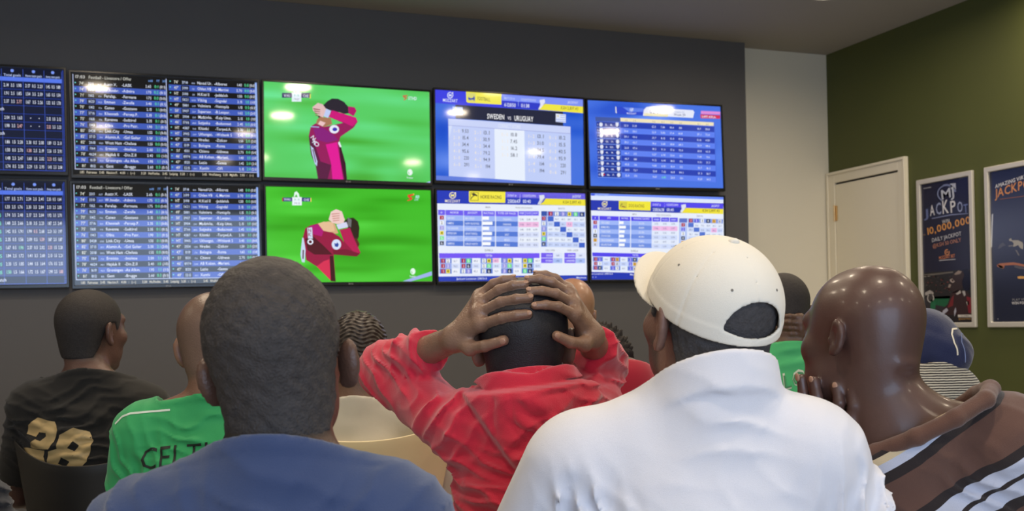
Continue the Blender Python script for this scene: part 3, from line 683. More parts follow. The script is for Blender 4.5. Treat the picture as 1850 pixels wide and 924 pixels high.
        for i in range(6):
            y = 300+i*43
            for k in range(4):
                a, b_ = X[2*k], X[2*k+1]; cc = (206, 218, 250) if k == 0 else ((160, 184, 248) if i % 2 == 0 else (112, 144, 226))
                c.layer(2).poly([(a, y+sl(a)*.6), (b_, y+sl(b_)*.6), (b_, y+43.5+sl(b_)*.6), (a, y+43.5+sl(a)*.6)], cc)
            badge(c, 111, y+22, 34, 34, i+1, pal); c.layer(3).text(170, y+33, 18, nm[i][0], WHITE, w=len(nm[i][0])*8.4); c.text(565, y+40, 17, nm[i][1], WHITE, 'C', w=54)
            c.rect(348, y+12, 348+108*nm[i][2], y+38, (250, 252, 255))
            for k in range(3):
                a = 670+80*k; c.layer(2).rect(a, y+14+k*1.5, a+78, y+58+k*1.5, (240, 184, 228) if i == 1 else ((208, 220, 250) if i % 2 else (226, 234, 252))); c.layer(3).text(a+38, y+44, 15, '%.2f' % (1+rng.random()*12), (90, 104, 150), 'C', w=34)
        for k, h_ in enumerate(('WINNER', 'PLACE', 'SHOW')): a = 670+82*k; c.layer(2).rect(a, 274+k*2, a+76, 316+k*2, VI); c.layer(3).text(a+38, 302+k*2, 15, h_, WHITE, 'C', w=50)
        for i in range(7):
            for j in range(7):
                a = 924+57*j if j == 0 else 1008+54*(j-1); y = 284+42*i+j*1.5
                if i == 0 and j == 0: c.layer(2).rect(a, y, a+76, y+40, (96, 116, 200)); continue
                if i == 0: c.layer(2).rect(a, y, a+52, y+40, (110, 140, 220)); badge(c, a+24, y+20, 32, 34, j, pal); continue
                if j == 0: c.layer(2).rect(a, y, a+76, y+41, (180, 198, 244)); badge(c, a+38, y+20, 32, 32, i, pal); continue
                col = (84, 116, 206) if i == j else ((206, 218, 250) if i % 2 == 0 else (226, 234, 252))
                if (i, j) == (2, 5): col = (240, 184, 228)
                c.layer(2).rect(a, y, a+52, y+41, col)
                if i != j: c.layer(3).text(a+26, y+30, 14, '%.1f' % (5+rng.random()*80), (90, 104, 150), 'C', w=30)
        c.layer(2).poly([(82, 616), (1330, 632), (1330, 668), (84, 654)], VI); c.layer(3).text(508, 648, 18, 'TOP TEN', WHITE, 'C', w=54)
        prs = [[(1, 2), (1, 3), (1, 4)], [(1, 5), (1, 6), (2, 3)], [(2, 4), (2, 5), (2, 6)], [(3, 4), (3, 5), (3, 6)], [(4, 5), (4, 6), (5, 6)]]
        for g in range(5):
            a = 88+172*g
            for i in range(3):
                y = 660+43*i+g; c.layer(2).rect(a, y, a+100, y+42, (106, 134, 216) if i % 2 == 0 else (186, 202, 246)); c.rect(a+101, y, a+168, y+42, (200, 214, 250) if i % 2 else (228, 236, 252))
                badge(c, a+29, y+21, 30, 34, prs[g][i][0], pal); badge(c, a+70, y+21, 32, 34, prs[g][i][1], pal); c.layer(4).text(a+132, y+30, 15, '%.1f' % (6+rng.random()*80), (80, 92, 140), 'C', w=30)
        c.layer(1).poly([(68, 808), (1330, 812), (1330, 900), (70, 900)], (34, 54, 176)); c.layer(3).text(74, 834, 17, 'ot Location: 29876-0', WHITE, w=214); c.text(456, 836, 17, 'Maximum Stake', WHITE, w=150)
        c.text(82, 864, 15, 'e  z', (190, 205, 250), w=44)
    return c
def jackpot_match(cn):
    c = Canvas(SW, SH, cn); c.crop(780, 150, 4.737)
    rng = random.Random(4); bl = [(rng.random(), rng.random(), .05+.12*rng.random(), .04+.1*rng.random(), rng.uniform(-1, 1)) for _ in range(30)]
    def fn(u, v):
        s = sum(k*math.exp(-((u-x)/a)**2-((v-y)/b_)**2) for x, y, a, b_, k in bl); s = max(-1, min(1, s))
        return (66+46*s, 112+36*s, 222+20*s)
    c.layer(0).field(fn, 48, 27)
    c.layer(1).poly([(25, 55), (1303, 155), (1300, 268), (890, 236), (300, 196), (28, 170)], (62, 66, 226))
    c.layer(2).poly([(620, 104), (1303, 158), (1302, 212), (985, 186), (620, 156)], (126, 146, 246)); c.poly([(620, 160), (985, 186), (930, 236), (620, 212)], (48, 60, 200))
    c.layer(2).poly([(985, 188), (1302, 214), (1300, 268), (930, 236), (960, 210)], (240, 230, 70)); c.layer(3).poly([(942, 156), (985, 150), (988, 176), (950, 226), (930, 232), (948, 196)], (226, 228, 246))
    c.layer(2).poly([(308, 76), (618, 102), (616, 192), (322, 172), (310, 162)], (242, 234, 84)); c.layer(3).poly([(320, 88), (392, 94), (390, 166), (322, 160)], (220, 216, 120))
    c.layer(4).poly([(326, 124), (350, 134), (372, 128), (376, 110), (386, 134), (380, 160), (370, 146), (340, 150), (326, 144)], (66, 84, 170))
    c.text(406, 150, 30, 'FOOTBALL', (110, 100, 60), w=114, ang=-.04); mz_logo(c, 166, 106, 27, 164, 26, 132, WHITE)
    c.layer(5).text(640, 146, 20, 'MATCH #', (190, 204, 250), w=92); c.text(784, 160, 20, 'COUNTDOWN', (196, 208, 250), w=126); c.text(640, 206, 30, '612850', WHITE, w=100); c.text(784, 214, 30, '01:38', WHITE, w=72); c.rect(760, 160, 763, 206, (170, 190, 250))
    c.text(1262, 192, 18, 'JACKPOT', (214, 220, 250), 'R', w=84); c.text(1262, 244, 24, 'KSH 2,897.43', (126, 120, 60), 'R', w=140)
    c.layer(2).poly([(212, 188), (1136, 256), (1136, 372), (212, 306)], (34, 38, 62))
    c.layer(3).poly([(186, 204), (276, 210), (276, 276), (212, 274), (188, 250)], (176, 196, 246)); c.layer(4).poly([(206, 206), (222, 207), (222, 276), (206, 270)], (232, 226, 200)).poly([(186, 232), (276, 240), (276, 250), (186, 242)], (232, 226, 200))
    c.layer(3).poly([(1076, 270), (1160, 278), (1158, 346), (1074, 338)], (226, 232, 250))
    for k in range(4): c.layer(4).poly([(1112-(36 if k > 1 else 0), 282+16*k), (1158, 286+16*k), (1158, 292+16*k), (1112-(36 if k > 1 else 0), 288+16*k)], (150, 172, 236))
    c.ell(1093, 290, 8, 8, (220, 210, 160), 10)
    c.layer(5).text(490, 308, 42, 'SWEDEN', (250, 250, 252), w=150); c.text(668, 318, 26, 'VS', (240, 240, 250), w=30); c.text(724, 326, 42, 'URUGUAY', (250, 250, 252), w=164)
    c.layer(2).poly([(146, 306), (1196, 378), (1196, 434), (146, 362)], (202, 212, 248)); c.layer(3).text(682, 390, 32, 'CORRECT SCORE', WHITE, 'C', w=190)
    c.layer(2).poly([(146, 364), (552, 392), (552, 818), (144, 800)], (196, 208, 248)).poly([(552, 392), (810, 408), (810, 832), (552, 818)], (232, 240, 253)).poly([(810, 408), (1196, 434), (1194, 852), (810, 832)], (192, 206, 248))
    c.layer(3).poly([(146, 362), (1196, 434), (1196, 438), (146, 366)], (150, 160, 220))
    c.poly([(146, 364), (180, 366), (150, 480)], (214, 224, 250))
    c.layer(1).poly([(25, 796), (1302, 858), (1300, 880), (25, 862)], (98, 126, 220))
    D = (88, 92, 112); Lt = (240, 232, 224)
    for (x, y0, items) in ((326, 430, [('1 - 0', '9.53'), ('2 - 0', '15.4'), ('3 - 0', '34.4'), ('4 - 0', '95.6'), ('5 - 0', '220'), ('6 - 0', '291')]), (512, 444, [('2 - 1', '13.1'), ('3 - 1', '30.9'), ('3 - 2', '34.4'), ('4 - 1', '79.2'), ('4 - 2', '94.9'), ('5 - 1', '194')]),
                           (748, 460, [('0 - 0', '10.8'), ('1 - 1', '7.45'), ('2 - 2', '16.2'), ('3 - 3', '58.1')]), (974, 474, [('1 - 2', '13.1'), ('1 - 3', '31.0'), ('2 - 3', '34.5'), ('1 - 4', '79.4'), ('2 - 4', '114'), ('1 - 5', '194')]), (1154, 486, [('0 - 1', '10.2'), ('0 - 2', '15.5'), ('0 - 3', '40.5'), ('0 - 4', '95.9'), ('0 - 5', '220'), ('0 - 6', '291')])):
        for i, (s_, o_) in enumerate(items):
            y = y0+57*i; c.layer(4).text(x-(16 if len(o_) == 3 else 0)*0-0, y, 30, o_, D, 'R', w=15*len(o_)); c.text(x-78, y-2, 28, s_, Lt, 'R', w=58)
    return c
def league(cn):
    c = Canvas(SW, SH, cn); c.crop(1055, 170, 5.135)
    rng = random.Random(14); bl = [(rng.random(), rng.random(), .08+.2*rng.random(), .05+.12*rng.random(), rng.uniform(-1, 1)) for _ in range(26)]
    def fn(u, v):
        s = sum(k*math.exp(-((u-x)/a)**2-((v-y)/b_)**2) for x, y, a, b_, k in bl); s = max(-1, min(1, s))
        return (72+30*s, 116+30*s, 228+20*s)
    c.layer(0).field(fn, 48, 27)
    c.layer(2).poly([(300, 122), (560, 138), (545, 202), (320, 190), (304, 170)], (44, 72, 206)); c.poly([(360, 126), (560, 138), (548, 170), (420, 170)], (110, 144, 240)); c.poly([(292, 122), (302, 122), (306, 184), (294, 178)], (226, 226, 230))
    c.layer(3).poly([(548, 204), (556, 150), (580, 124), (640, 116), (730, 128), (770, 150), (776, 212)], (232, 234, 248)).poly([(562, 180), (780, 192), (776, 214), (556, 206)], (238, 220, 70))
    c.layer(2).poly([(760, 138), (1010, 152), (1024, 170), (1010, 224), (770, 212)], (230, 234, 250)); c.layer(4).text(666, 184, 36, '02:39', (50, 66, 130), 'C', w=110); c.text(888, 206, 22, 'Week 29', (80, 90, 140), 'C', w=106); c.text(886, 176, 15, 'League 1x2', (150, 160, 200), 'C', w=92)
    mz_logo(c, 442, 150, 16, 192, 15, 88, WHITE)
    c.layer(2).poly([(1084, 158), (1262, 166), (1262, 192), (1084, 186)], (226, 140, 214)).poly([(1078, 190), (1262, 198), (1260, 230), (1082, 226)], (214, 46, 90)); c.layer(4).text(1090, 220, 20, '3,897,43Ksh', WHITE, w=132)
    c.layer(1).poly([(104, 214), (1212, 262), (1226, 810), (124, 778)], (70, 106, 220))
    c.layer(2).poly([(338, 224), (1202, 264), (1200, 296), (340, 258)], (240, 228, 190)); c.poly([(106, 216), (336, 226), (338, 262), (110, 256)], (66, 88, 160))
    cx = [392, 470, 648, 732, 814, 894, 1066, 1144]
    for x, t_ in zip(cx, ('1-2', '2-2', '0-0', '0-1', '2-2', '1-3', '0-1', '0-2')): c.layer(4).text(x, 252+(x-338)*.046, 14, t_, (150, 140, 120), 'C', w=26)
    vals = ['22.3 21.8 12.2 7.86 18.4 100 14.7 28.8', '31.6 20.5 15.9 5.83 17.4 60.8 37.1 75.0', '34.1 43.6 13.7 8.15 15.9 97.8 8.16 4.89', '30.2 42.7 14.6 5.68 18.8 68.3 25.9 48.6', '26.8 47.6 18.2 9.11 17.6 72.6 20.8 62.0', '46.1 212 9.27 6.90 20.6 121 7.44 9.6',
            '48.7 188 9.12 6.44 18.2 176 9.91 17.7', '43.8 116 9.85 6.81 18.4 122 10.7 16.3', '34.0 73.7 12.8 7.62 16.8 94.1 17.3 30.7', '15.4 170 9.67 6.81 20.0 121 8.20 14.5']
    lft = ['2.  8.', '5.  18.', '17.  2.', '12.  11.', '3.  20.', '4.  9.', '10.  15.', '19.  13.', '6.  14.', '16.  7.']
    for i in range(10):
        y = 270+51.2*i; dx = i*1.6
        tl = (338+dx, y-8); trr = (1206+dx*.9, y+30)
        c.layer(2).poly([(338+dx, y-4), (1206+dx, y+34), (1206+dx, y+82), (338+dx, y+46)], (36, 62, 178) if i % 2 == 0 else (90, 126, 240))
        c.layer(2).poly([(116+dx, y-8), (330+dx, y-2), (332+dx, y+44), (118+dx, y+38)], (30, 54, 150)); c.layer(3).poly([(114+dx, y+40), (334+dx, y+46), (334+dx, y+50), (114+dx, y+44)], (130, 164, 246))
        for k, x in enumerate((158+dx, 308+dx)):
            if (i+k) % 2: c.layer(3).poly([(x-14, y-2), (x+14, y-2), (x+14, y+22), (x, y+38), (x-14, y+22)], (226, 230, 244))
            else: c.layer(3).ell(x, y+17+k*3, 16, 19, (222, 228, 246), 16)
        c.layer(4).text(128+dx, y+24, 15, str(i+1), WHITE, 'C'); c.text(234+dx, y+28, 16, lft[i], WHITE, 'C', w=78)
        if i == 9: c.ell(172+dx, y+18, 9, 10, (170, 30, 60), 10)
        for x, t_ in zip(cx, vals[i].split()): c.layer(4).text(x+dx*.6, y+32+(x-338)*.042, 18, t_, (214, 226, 252) if t_ != '6.81' or i < 9 else (120, 240, 170), 'C', w=10*len(t_))
    return c
TVS = [
 (-.305, -.060, 2.343, .2, 0, .7, 'wall television at the far left of the upper row showing a blue odds grid', live_left([(-265.2, 106.4), (115.2, 126.0), (119.4, 311.1), (-261.3, 303.3)], 1, False)),
 (-.305, -.060, 1.765, .2, 0, .7, 'wall television at the far left of the lower row showing a blue odds grid', live_left([(-263.9, 321.5), (117.2, 328.2), (121.4, 513.9), (-259.9, 519.0)], 2, True)),
 (.6699, -.066, 2.3426, .8, 0, .8, 'wall television in the upper row listing live football scores in blue and black stripes', livescore([(128.4, 128), (466, 143), (467, 322), (133, 319)], 1)),
 (.6696, -.062, 1.7702, .7, .1, .78, 'wall television in the lower row listing live football scores in blue and black stripes', livescore([(130, 330.6), (466.3, 335.5), (470, 518), (134.5, 517)], 0)),
]
c = Canvas(SW, SH, [(475.4, 147.6), (777, 166.4), (778.5, 330), (475.8, 320)]); grass(c, (88, 206, 100), 3, 26); player_a(c)
TVS.append((1.6426, -.059, 2.3538, -.5, .8, -.3, 'wall television in the upper row showing a footballer in claret on pale green grass', c))
c = Canvas(SW, SH, [(480.7, 338.2), (776, 344), (780, 508.5), (484, 514)]); grass(c, (66, 190, 42), 9, 6); player_b(c)
TVS.append((1.6486, -.050, 1.7794, .4, -.6, .4, 'wall television in the lower row showing a bowed footballer in claret on vivid green grass', c))
TVS.append((2.6192, -.054, 2.3678, .5, .1, -.2, 'wall television in the upper row showing the SWEDEN vs URUGUAY score board', jackpot_match([(786, 161.6), (1055, 182.7), (1054.4, 332), (785.3, 327)])))
TVS.append((2.6179, -.070, 1.7837, .3, .1, .38, 'wall television in the lower row showing the HORSE RACING board', racing([(789.4, 342.8), (1057.6, 349), (1062, 507.4), (792.3, 510.3)], (780, 335, 5.133), 'horse')))
TVS.append((3.5936, -.055, 2.3709, -.4, -.2, .8, 'wall television at the right of the upper row showing a blue league table', league([(1061, 182), (1301, 193), (1306, 339.4), (1066, 336.5)])))
TVS.append((3.5920, -.062, 1.7910, .9, -.4, .03, 'wall television at the right of the lower row showing the DOG RACING board', racing([(1066.7, 347.2), (1307, 356.7), (1311.5, 503), (1068.6, 507.6)], (1055, 340, 5.28), 'dog')))
for a in TVS: tv(*a)

# ------------------------------------------------------------------ posters on the green wall
m_print = tone_mat('poster_print', 0, rough=.25, spec=.5)
def poster(y_left, width, corners, label, draw):
    H_ = 2.100-1.199
    e = empty('framed_poster', (XR, y_left-width/2, (2.1+1.199)/2), (0, 0, -math.pi/2)); tag(e, label, 'poster')
    frame_ring(-width/2, -H_/2, width/2, H_/2, .030, -.020, -.0005).build('poster_frame', m_alu, e, bevel=.005)
    MB().box((-width/2+.02, -.004, -H_/2+.02), (width/2-.02, -.0006, H_/2-.02)).build('backing', m_gap, e)
    c = Canvas(width-.05, H_-.05, layer=.0002)
    # corner readings of the outer frame -> inset print
    Hm = homog(corners, [(0, H_), (width, H_), (width, 0), (0, 0)]); Sft = np.array([[1, 0, -.025], [0, 1, -.025], [0, 0, 1.0]]); c.Hm = Sft @ Hm
    draw(c); o = c.build('print', m_print, e); o.location = (0, -.0048, 0)
    return e
def draw1(c):
    c.layer(0).uvrect(0, 0, c.W, c.H, (36, 36, 58))
    c.crop(1655, 310, 6.157); BL = (150, 160, 196); WH = (216, 216, 222); OR = (226, 158, 84)
    c.layer(2).ring(348, 250, 112, 106, 22, (126, 136, 176), 30, 120, 350); c.ring(348, 250, 112, 106, 8, (70, 84, 140), 30, 110, 250)
    c.poly([(390, 140), (452, 136), (455, 205), (430, 200), (400, 205)], (190, 195, 214)); c.layer(3).text(288, 322, 108, 'MJ', (192, 198, 214), w=160, ang=.1)
    c.layer(2).poly([(110, 420), (240, 350), (350, 318), (470, 320), (590, 370), (598, 480), (400, 490), (180, 528), (112, 535)], (40, 44, 70))
    for x, y, h, t_, cc, ww in ((112, 518, 92, 'J', (100, 112, 160), 46), (168, 500, 118, 'A', WH, 56), (232, 490, 130, 'C', BL, 66), (302, 480, 150, 'K', WH, 80), (390, 470, 132, 'P', WH, 74), (472, 468, 118, 'O', BL, 66), (544, 474, 96, 'T', (110, 124, 178), 52)):
        c.layer(4).text(x, y, h, t_, cc, w=ww, ang=.05)
    c.layer(3).poly([(180, 528), (400, 486), (590, 478), (590, 484), (400, 498), (190, 534)], (130, 140, 180))
    c.layer(4).text(302, 590, 40, 'WIN', WH, w=84, bold=False, ang=.08); c.text(122, 716, 78, '10,000,000', OR, w=508, ang=.11); c.text(86, 720, 16, 'KSH', (140, 110, 80), w=30)
    c.text(186, 796, 44, 'DAILY JACKPOT', WH, w=334, ang=.09, bold=False); c.text(194, 860, 42, '@KSH 50 ONLY', (200, 136, 110), w=324, ang=.09, bold=False)
    c.text(90, 196, 16, 'mozzartbet', WH, w=90); c.text(495, 90, 16, 'JACKPOT.BET', (120, 120, 140), w=110)
    c.crop(1655, 450, 6.157)
    c.ring(356, 48, 28, 34, 9, (224, 150, 100), 20, -30, 290); c.text(356, 60, 26, 'M', (224, 150, 100), 'C'); c.text(266, 126, 34, 'MOZZART BET', (224, 140, 96), w=178, ang=.04); c.poly([(268, 134), (450, 124), (450, 130), (268, 142)], (200, 200, 206))
    # stadium picture
    c.layer(1).poly([(90, 270), (640, 240), (650, 560), (95, 560)], (44, 42, 44)); c.poly([(95, 540), (650, 520), (650, 740), (95, 735)], (34, 98, 66)); c.layer(2).poly([(95, 290), (420, 262), (420, 276), (95, 312)], (110, 104, 98)); c.poly([(100, 300), (165, 296), (165, 310), (100, 316)], (200, 190, 180))
    rng = random.Random(2)
    for k in range(60): x, y = 100+rng.random()*300, 310+rng.random()*190; c.layer(2).ell(x, y, 5+rng.random()*8, 4+rng.random()*6, rng.choice([(70, 50, 48), (90, 84, 80), (60, 56, 60), (110, 60, 56), (40, 36, 36)]), 8)
    c.layer(2).poly([(95, 560), (95, 735), (250, 740), (330, 650), (200, 620), (160, 500)], (52, 50, 56)); c.layer(3).poly([(110, 490), (165, 462), (205, 492), (200, 520), (112, 520)], (170, 164, 160)); c.ring(172, 552, 38, 48, 9, (200, 196, 190), 22); c.ell(172, 552, 26, 36, (70, 66, 66))
    c.poly([(175, 560), (230, 600), (220, 690), (168, 700)], (38, 108, 74))
    c.layer(3).poly([(470, 262), (520, 244), (570, 232), (620, 290), (640, 380), (600, 470), (560, 480), (530, 440), (500, 330)], (22, 24, 44))
    c.layer(4).poly([(432, 290), (480, 250), (530, 262), (546, 300), (520, 380), (530, 440), (480, 480), (420, 500), (366, 436), (372, 398), (398, 400), (384, 360), (410, 330), (402, 318)], (58, 46, 46))
    c.layer(5).poly([(432, 292), (480, 252), (520, 262), (500, 290), (450, 300)], (150, 134, 124)); c.poly([(384, 356), (410, 338), (440, 372), (420, 388), (396, 376)], (190, 176, 168)); c.poly([(366, 436), (376, 400), (400, 404), (388, 440)], (160, 144, 134)); c.layer(6).poly([(400, 352), (416, 346), (430, 368), (414, 376)], (60, 30, 30))
    c.layer(4).poly([(400, 500), (470, 470), (560, 478), (640, 560), (646, 740), (250, 740), (300, 680), (360, 620), (390, 540)], (58, 40, 42))
    c.layer(5).poly([(450, 510), (500, 470), (510, 500), (470, 520)], (186, 180, 176)); c.poly([(520, 480), (552, 478), (560, 520), (545, 540)], (180, 176, 176)); c.poly([(400, 560), (430, 520), (420, 640), (360, 660)], (120, 44, 48)); c.poly([(310, 690), (350, 662), (368, 690), (300, 750), (290, 740)], (180, 180, 196)); c.poly([(432, 700), (448, 656), (456, 700), (436, 760)], (180, 180, 196)); c.poly([(570, 540), (640, 560), (646, 730), (590, 720)], (132, 40, 50)); c.poly([(566, 600), (590, 586), (600, 620), (580, 640)], (200, 190, 180))
    c.layer(1).poly([(95, 735), (650, 738), (650, 836), (95, 836)], (40, 36, 40)); c.layer(6).poly([(135, 726), (235, 726), (235, 765), (137, 765)], (214, 208, 200)); c.text(145, 745, 12, 'mozzartbet', (120, 110, 110), w=80)
    c.poly([(474, 738), (628, 740), (628, 768), (474, 766)], (214, 208, 200)); c.layer(7).text(505, 760, 14, 'TILL NUMBER', (90, 80, 80), w=92); c.text(482, 792, 20, '@mozzartbetke', (186, 146, 90), w=140)
def draw2(c):
    def fn(u, v): k = math.exp(-((v-.62)/.22)**2)*(1.1-u*.5); return (38+34*k, 42+38*k, 62+46*k)
    c.layer(0).field(fn, 10, 30); OR = (214, 146, 86); WH = (222, 222, 226)
    c.crop(1770, 290, 5.775)
    c.layer(3).text(170, 288, 38, 'AMAZING VIRTUAL', WH, w=430, shear=.18, ang=.13); c.text(174, 386, 88, 'JACKPOT', OR, w=440, shear=.15, ang=.13); c.poly([(218, 398), (700, 338), (700, 344), (222, 404)], (150, 96, 70))
    c.poly([(135, 565), (148, 548), (146, 600), (136, 900), (126, 900)], (206, 214, 230))
    c.crop(1780, 430, 5.43)
    PW = (168, 164, 158)
    c.poly([(240, 8), (262, 0), (270, 20), (330, 20), (372, 40), (380, 60), (378, 110), (350, 96), (330, 66), (300, 80), (280, 84), (286, 50), (270, 30), (244, 26)], PW); c.poly([(300, 110), (320, 120), (345, 170), (330, 168)], (120, 118, 120)); c.poly([(150, 60), (180, 40), (210, 70), (180, 78), (150, 100), (130, 100)], (90, 94, 112)); c.poly([(235, 70), (280, 66), (280, 78), (236, 82)], (120, 120, 126))
    c.poly([(120, 262), (150, 246), (280, 236), (340, 246), (400, 262), (400, 282), (300, 262), (200, 266), (186, 298), (160, 290), (130, 280)], (178, 112, 80)); c.poly([(125, 262), (150, 262), (184, 280), (176, 298), (150, 285)], (210, 180, 120)); c.poly([(290, 262), (400, 290), (400, 306), (340, 300), (295, 285)], (90, 88, 96))
    c.poly([(322, 378), (350, 372), (400, 376), (400, 396), (350, 398), (330, 396)], (226, 170, 90)); c.layer(4).text(272, 616, 24, 'PLAY VIRTUALS', (150, 150, 156), w=240, bold=False); c.text(268, 650, 26, 'WIN FOR REAL', WH, w=236)
    c.ell(132, 792, 6, 6, (150, 150, 156), 10)
poster(-.754, .454, [(1659, 326), (1761.4, 308.5), (1766.8, 593), (1665.8, 592)], 'framed jackpot poster reading WIN 10,000,000 in orange beside the door', draw1)
poster(-1.295, .605, [(1781.6, 302.7), (1945.1, 272.6), (1953.5, 591.1), (1788.3, 591)], 'framed dark blue virtual jackpot poster cut off by the right edge', draw2)

# ------------------------------------------------------------------ people
# every figure is sculpted in its own metric frame: origin at the middle of the skull,
# x to its right, y the way the audience looks, z up; the floor lies about 1.23 m below
def head_core(Q, wide=1.0):
    A = Q.copy(); A[:, 0] = np.abs(A[:, 0])/wide
    d = U(A, [lambda p: ell(p, (0, -.008, .020), (.0745, .098, .088)), lambda p: ell(p, (0, -.036, .022), (.0755, .068, .078))], .02)
    d = smin(d, ell(A, (0, .035, -.045), (.060, .064, .084)), .03)
    d = smin(d, ell(A, (0, .028, -.082), (.054, .060, .044)), .025)
    d = smin(d, ell(A, (0, -.045, -.045), (.060, .048, .060)), .03)
    return d
def head_face(Q, d):
    A = Q.copy(); A[:, 0] = np.abs(A[:, 0])
    d = smin(d, sph(A, (0, .078, -.114), .018), .022)
    d = smin(d, cap(A, (0, .086, .021), (.036, .078, .022), .0125), .016)
    d = smin(d, sph(A, (.043, .064, -.030), .022), .02)
    d = smin(d, chain(A, [(0, .090, .006), (0, .112, -.034)], [.007, .012], .0), .010)
    d = smin(d, sph(A, (.012, .100, -.040), .0085), .008)
    d = smax(d, -sph(A, (.031, .104, .000), .0165), .014)
    d = smin(d, ell(A, (.031, .081, .000), (.0135, .011, .011)), .003)
    d = smin(d, cap(A, (0, .096, -.070), (.018, .088, -.072), .0085, .005), .006)
    d = smin(d, cap(A, (0, .094, -.085), (.015, .087, -.084), .0092, .005), .006)
    d = smax(d, -cap(A, (0, .108, -.0775), (.021, .094, -.0785), .0032), .003)
    return d
def ears(Q, out=30, size=1.0, x0=.074):
    A = Q.copy(); A[:, 0] = np.abs(A[:, 0])
    a = math.radians(out); ca, sa = math.cos(a), math.sin(a)
    # ear frame: n = outward normal, f = forward along the ear, z up (tilted back)
    t = math.radians(12); X = A-V3((x0, -.004, -.014))
    n = np.array([ca, sa, 0], np.float32); f = np.array([-sa, ca, 0], np.float32)
    u = X @ n; v0 = X @ f; w0 = X[:, 2]; v = v0*math.cos(t)+w0*math.sin(t); w_ = w0*math.cos(t)-v0*math.sin(t)
    v = v+.012; k = size
    q = np.stack([u-.006, v, w_], 1)
    wd = .0185*k*(1+.25*np.clip(w_/.03, -1, 1))
    d = ell(q, (0, 0, 0), (.0085, .0195*k, .0325*k))
    rim = np.abs(np.sqrt((v/(.0165*k))**2+(w_/(.029*k))**2)-1)*.017*k
    rimd = np.sqrt(rim**2+(u-.010)**2)-.0038
    rimd = np.where(v > .010*k, rimd+.01, rimd)
    d = smin(d, rimd, .004)
    d = smax(d, -ell(q, (.0095, .003, .001), (.0075, .0105*k, .019*k)), .004)
    d = smin(d, sph(q, (-.0005, .006, -.028*k), .0075*k), .006)
    d = smin(d, sph(q, (.001, .016*k, -.006), .0050), .004)
    return d
HL_Y = [-.12, -.055, -.030, -.014, .022, .034, .060, .085]
HL_Z = [-.088, -.086, -.050, .012, .014, -.012, .030, .062]
def hairline(Q): return np.interp(Q[:, 1], HL_Y, HL_Z).astype(np.float32)
def hand(P, wrist, fingers, thumb, rw=.020, rp=.0125, rf=(.0095, .0085, .0075), k=.006, bridge=()):
    """fingers: list of polylines starting at the knuckle; thumb: polyline"""
    palm = None
    for f in fingers:
        e = cap(P, wrist, f[0], rw*.8, rp); palm = e if palm is None else smin(palm, e, .012)
    for a, b_ in zip(fingers[:-1], fingers[1:]): palm = smin(palm, cap(P, a[0], b_[0], rp*.95), .008)
    palm = smin(palm, cap(P, wrist, thumb[0], rw*.75, .0145), .012)
    F = None
    for f in list(fingers)+[thumb]:
        n = len(f); rr = [rf[0]+(rf[-1]-rf[0])*i/(n-1) for i in range(n)]
        if f is thumb: rr = [r*1.22 for r in rr]
        e = chain(P, f, rr, .002)
        for j in range(1, n-1): e = smin(e, sph(P, f[j], rr[j]*1.06), .002)
        F = e if F is None else np.minimum(F, e)
    return smin(palm, F, k)
REST_L = dict(wrist=(-.17, .36, -.60), fingers=[[(-.115, .43, -.60), (-.112, .465, -.61), (-.112, .485, -.63)], [(-.138, .437, -.595), (-.137, .475, -.605), (-.137, .50, -.63)], [(-.160, .435, -.597), (-.161, .472, -.607), (-.161, .495, -.632)], [(-.182, .425, -.603), (-.184, .455, -.612), (-.185, .474, -.632)]], thumb=[(-.128, .385, -.60), (-.105, .405, -.605), (-.092, .425, -.612)])
def mirror(h): m = lambda p: (-p[0], p[1], p[2]); return dict(wrist=m(h['wrist']), fingers=[[m(p) for p in f] for f in h['fingers']], thumb=[m(p) for p in h['thumb']])

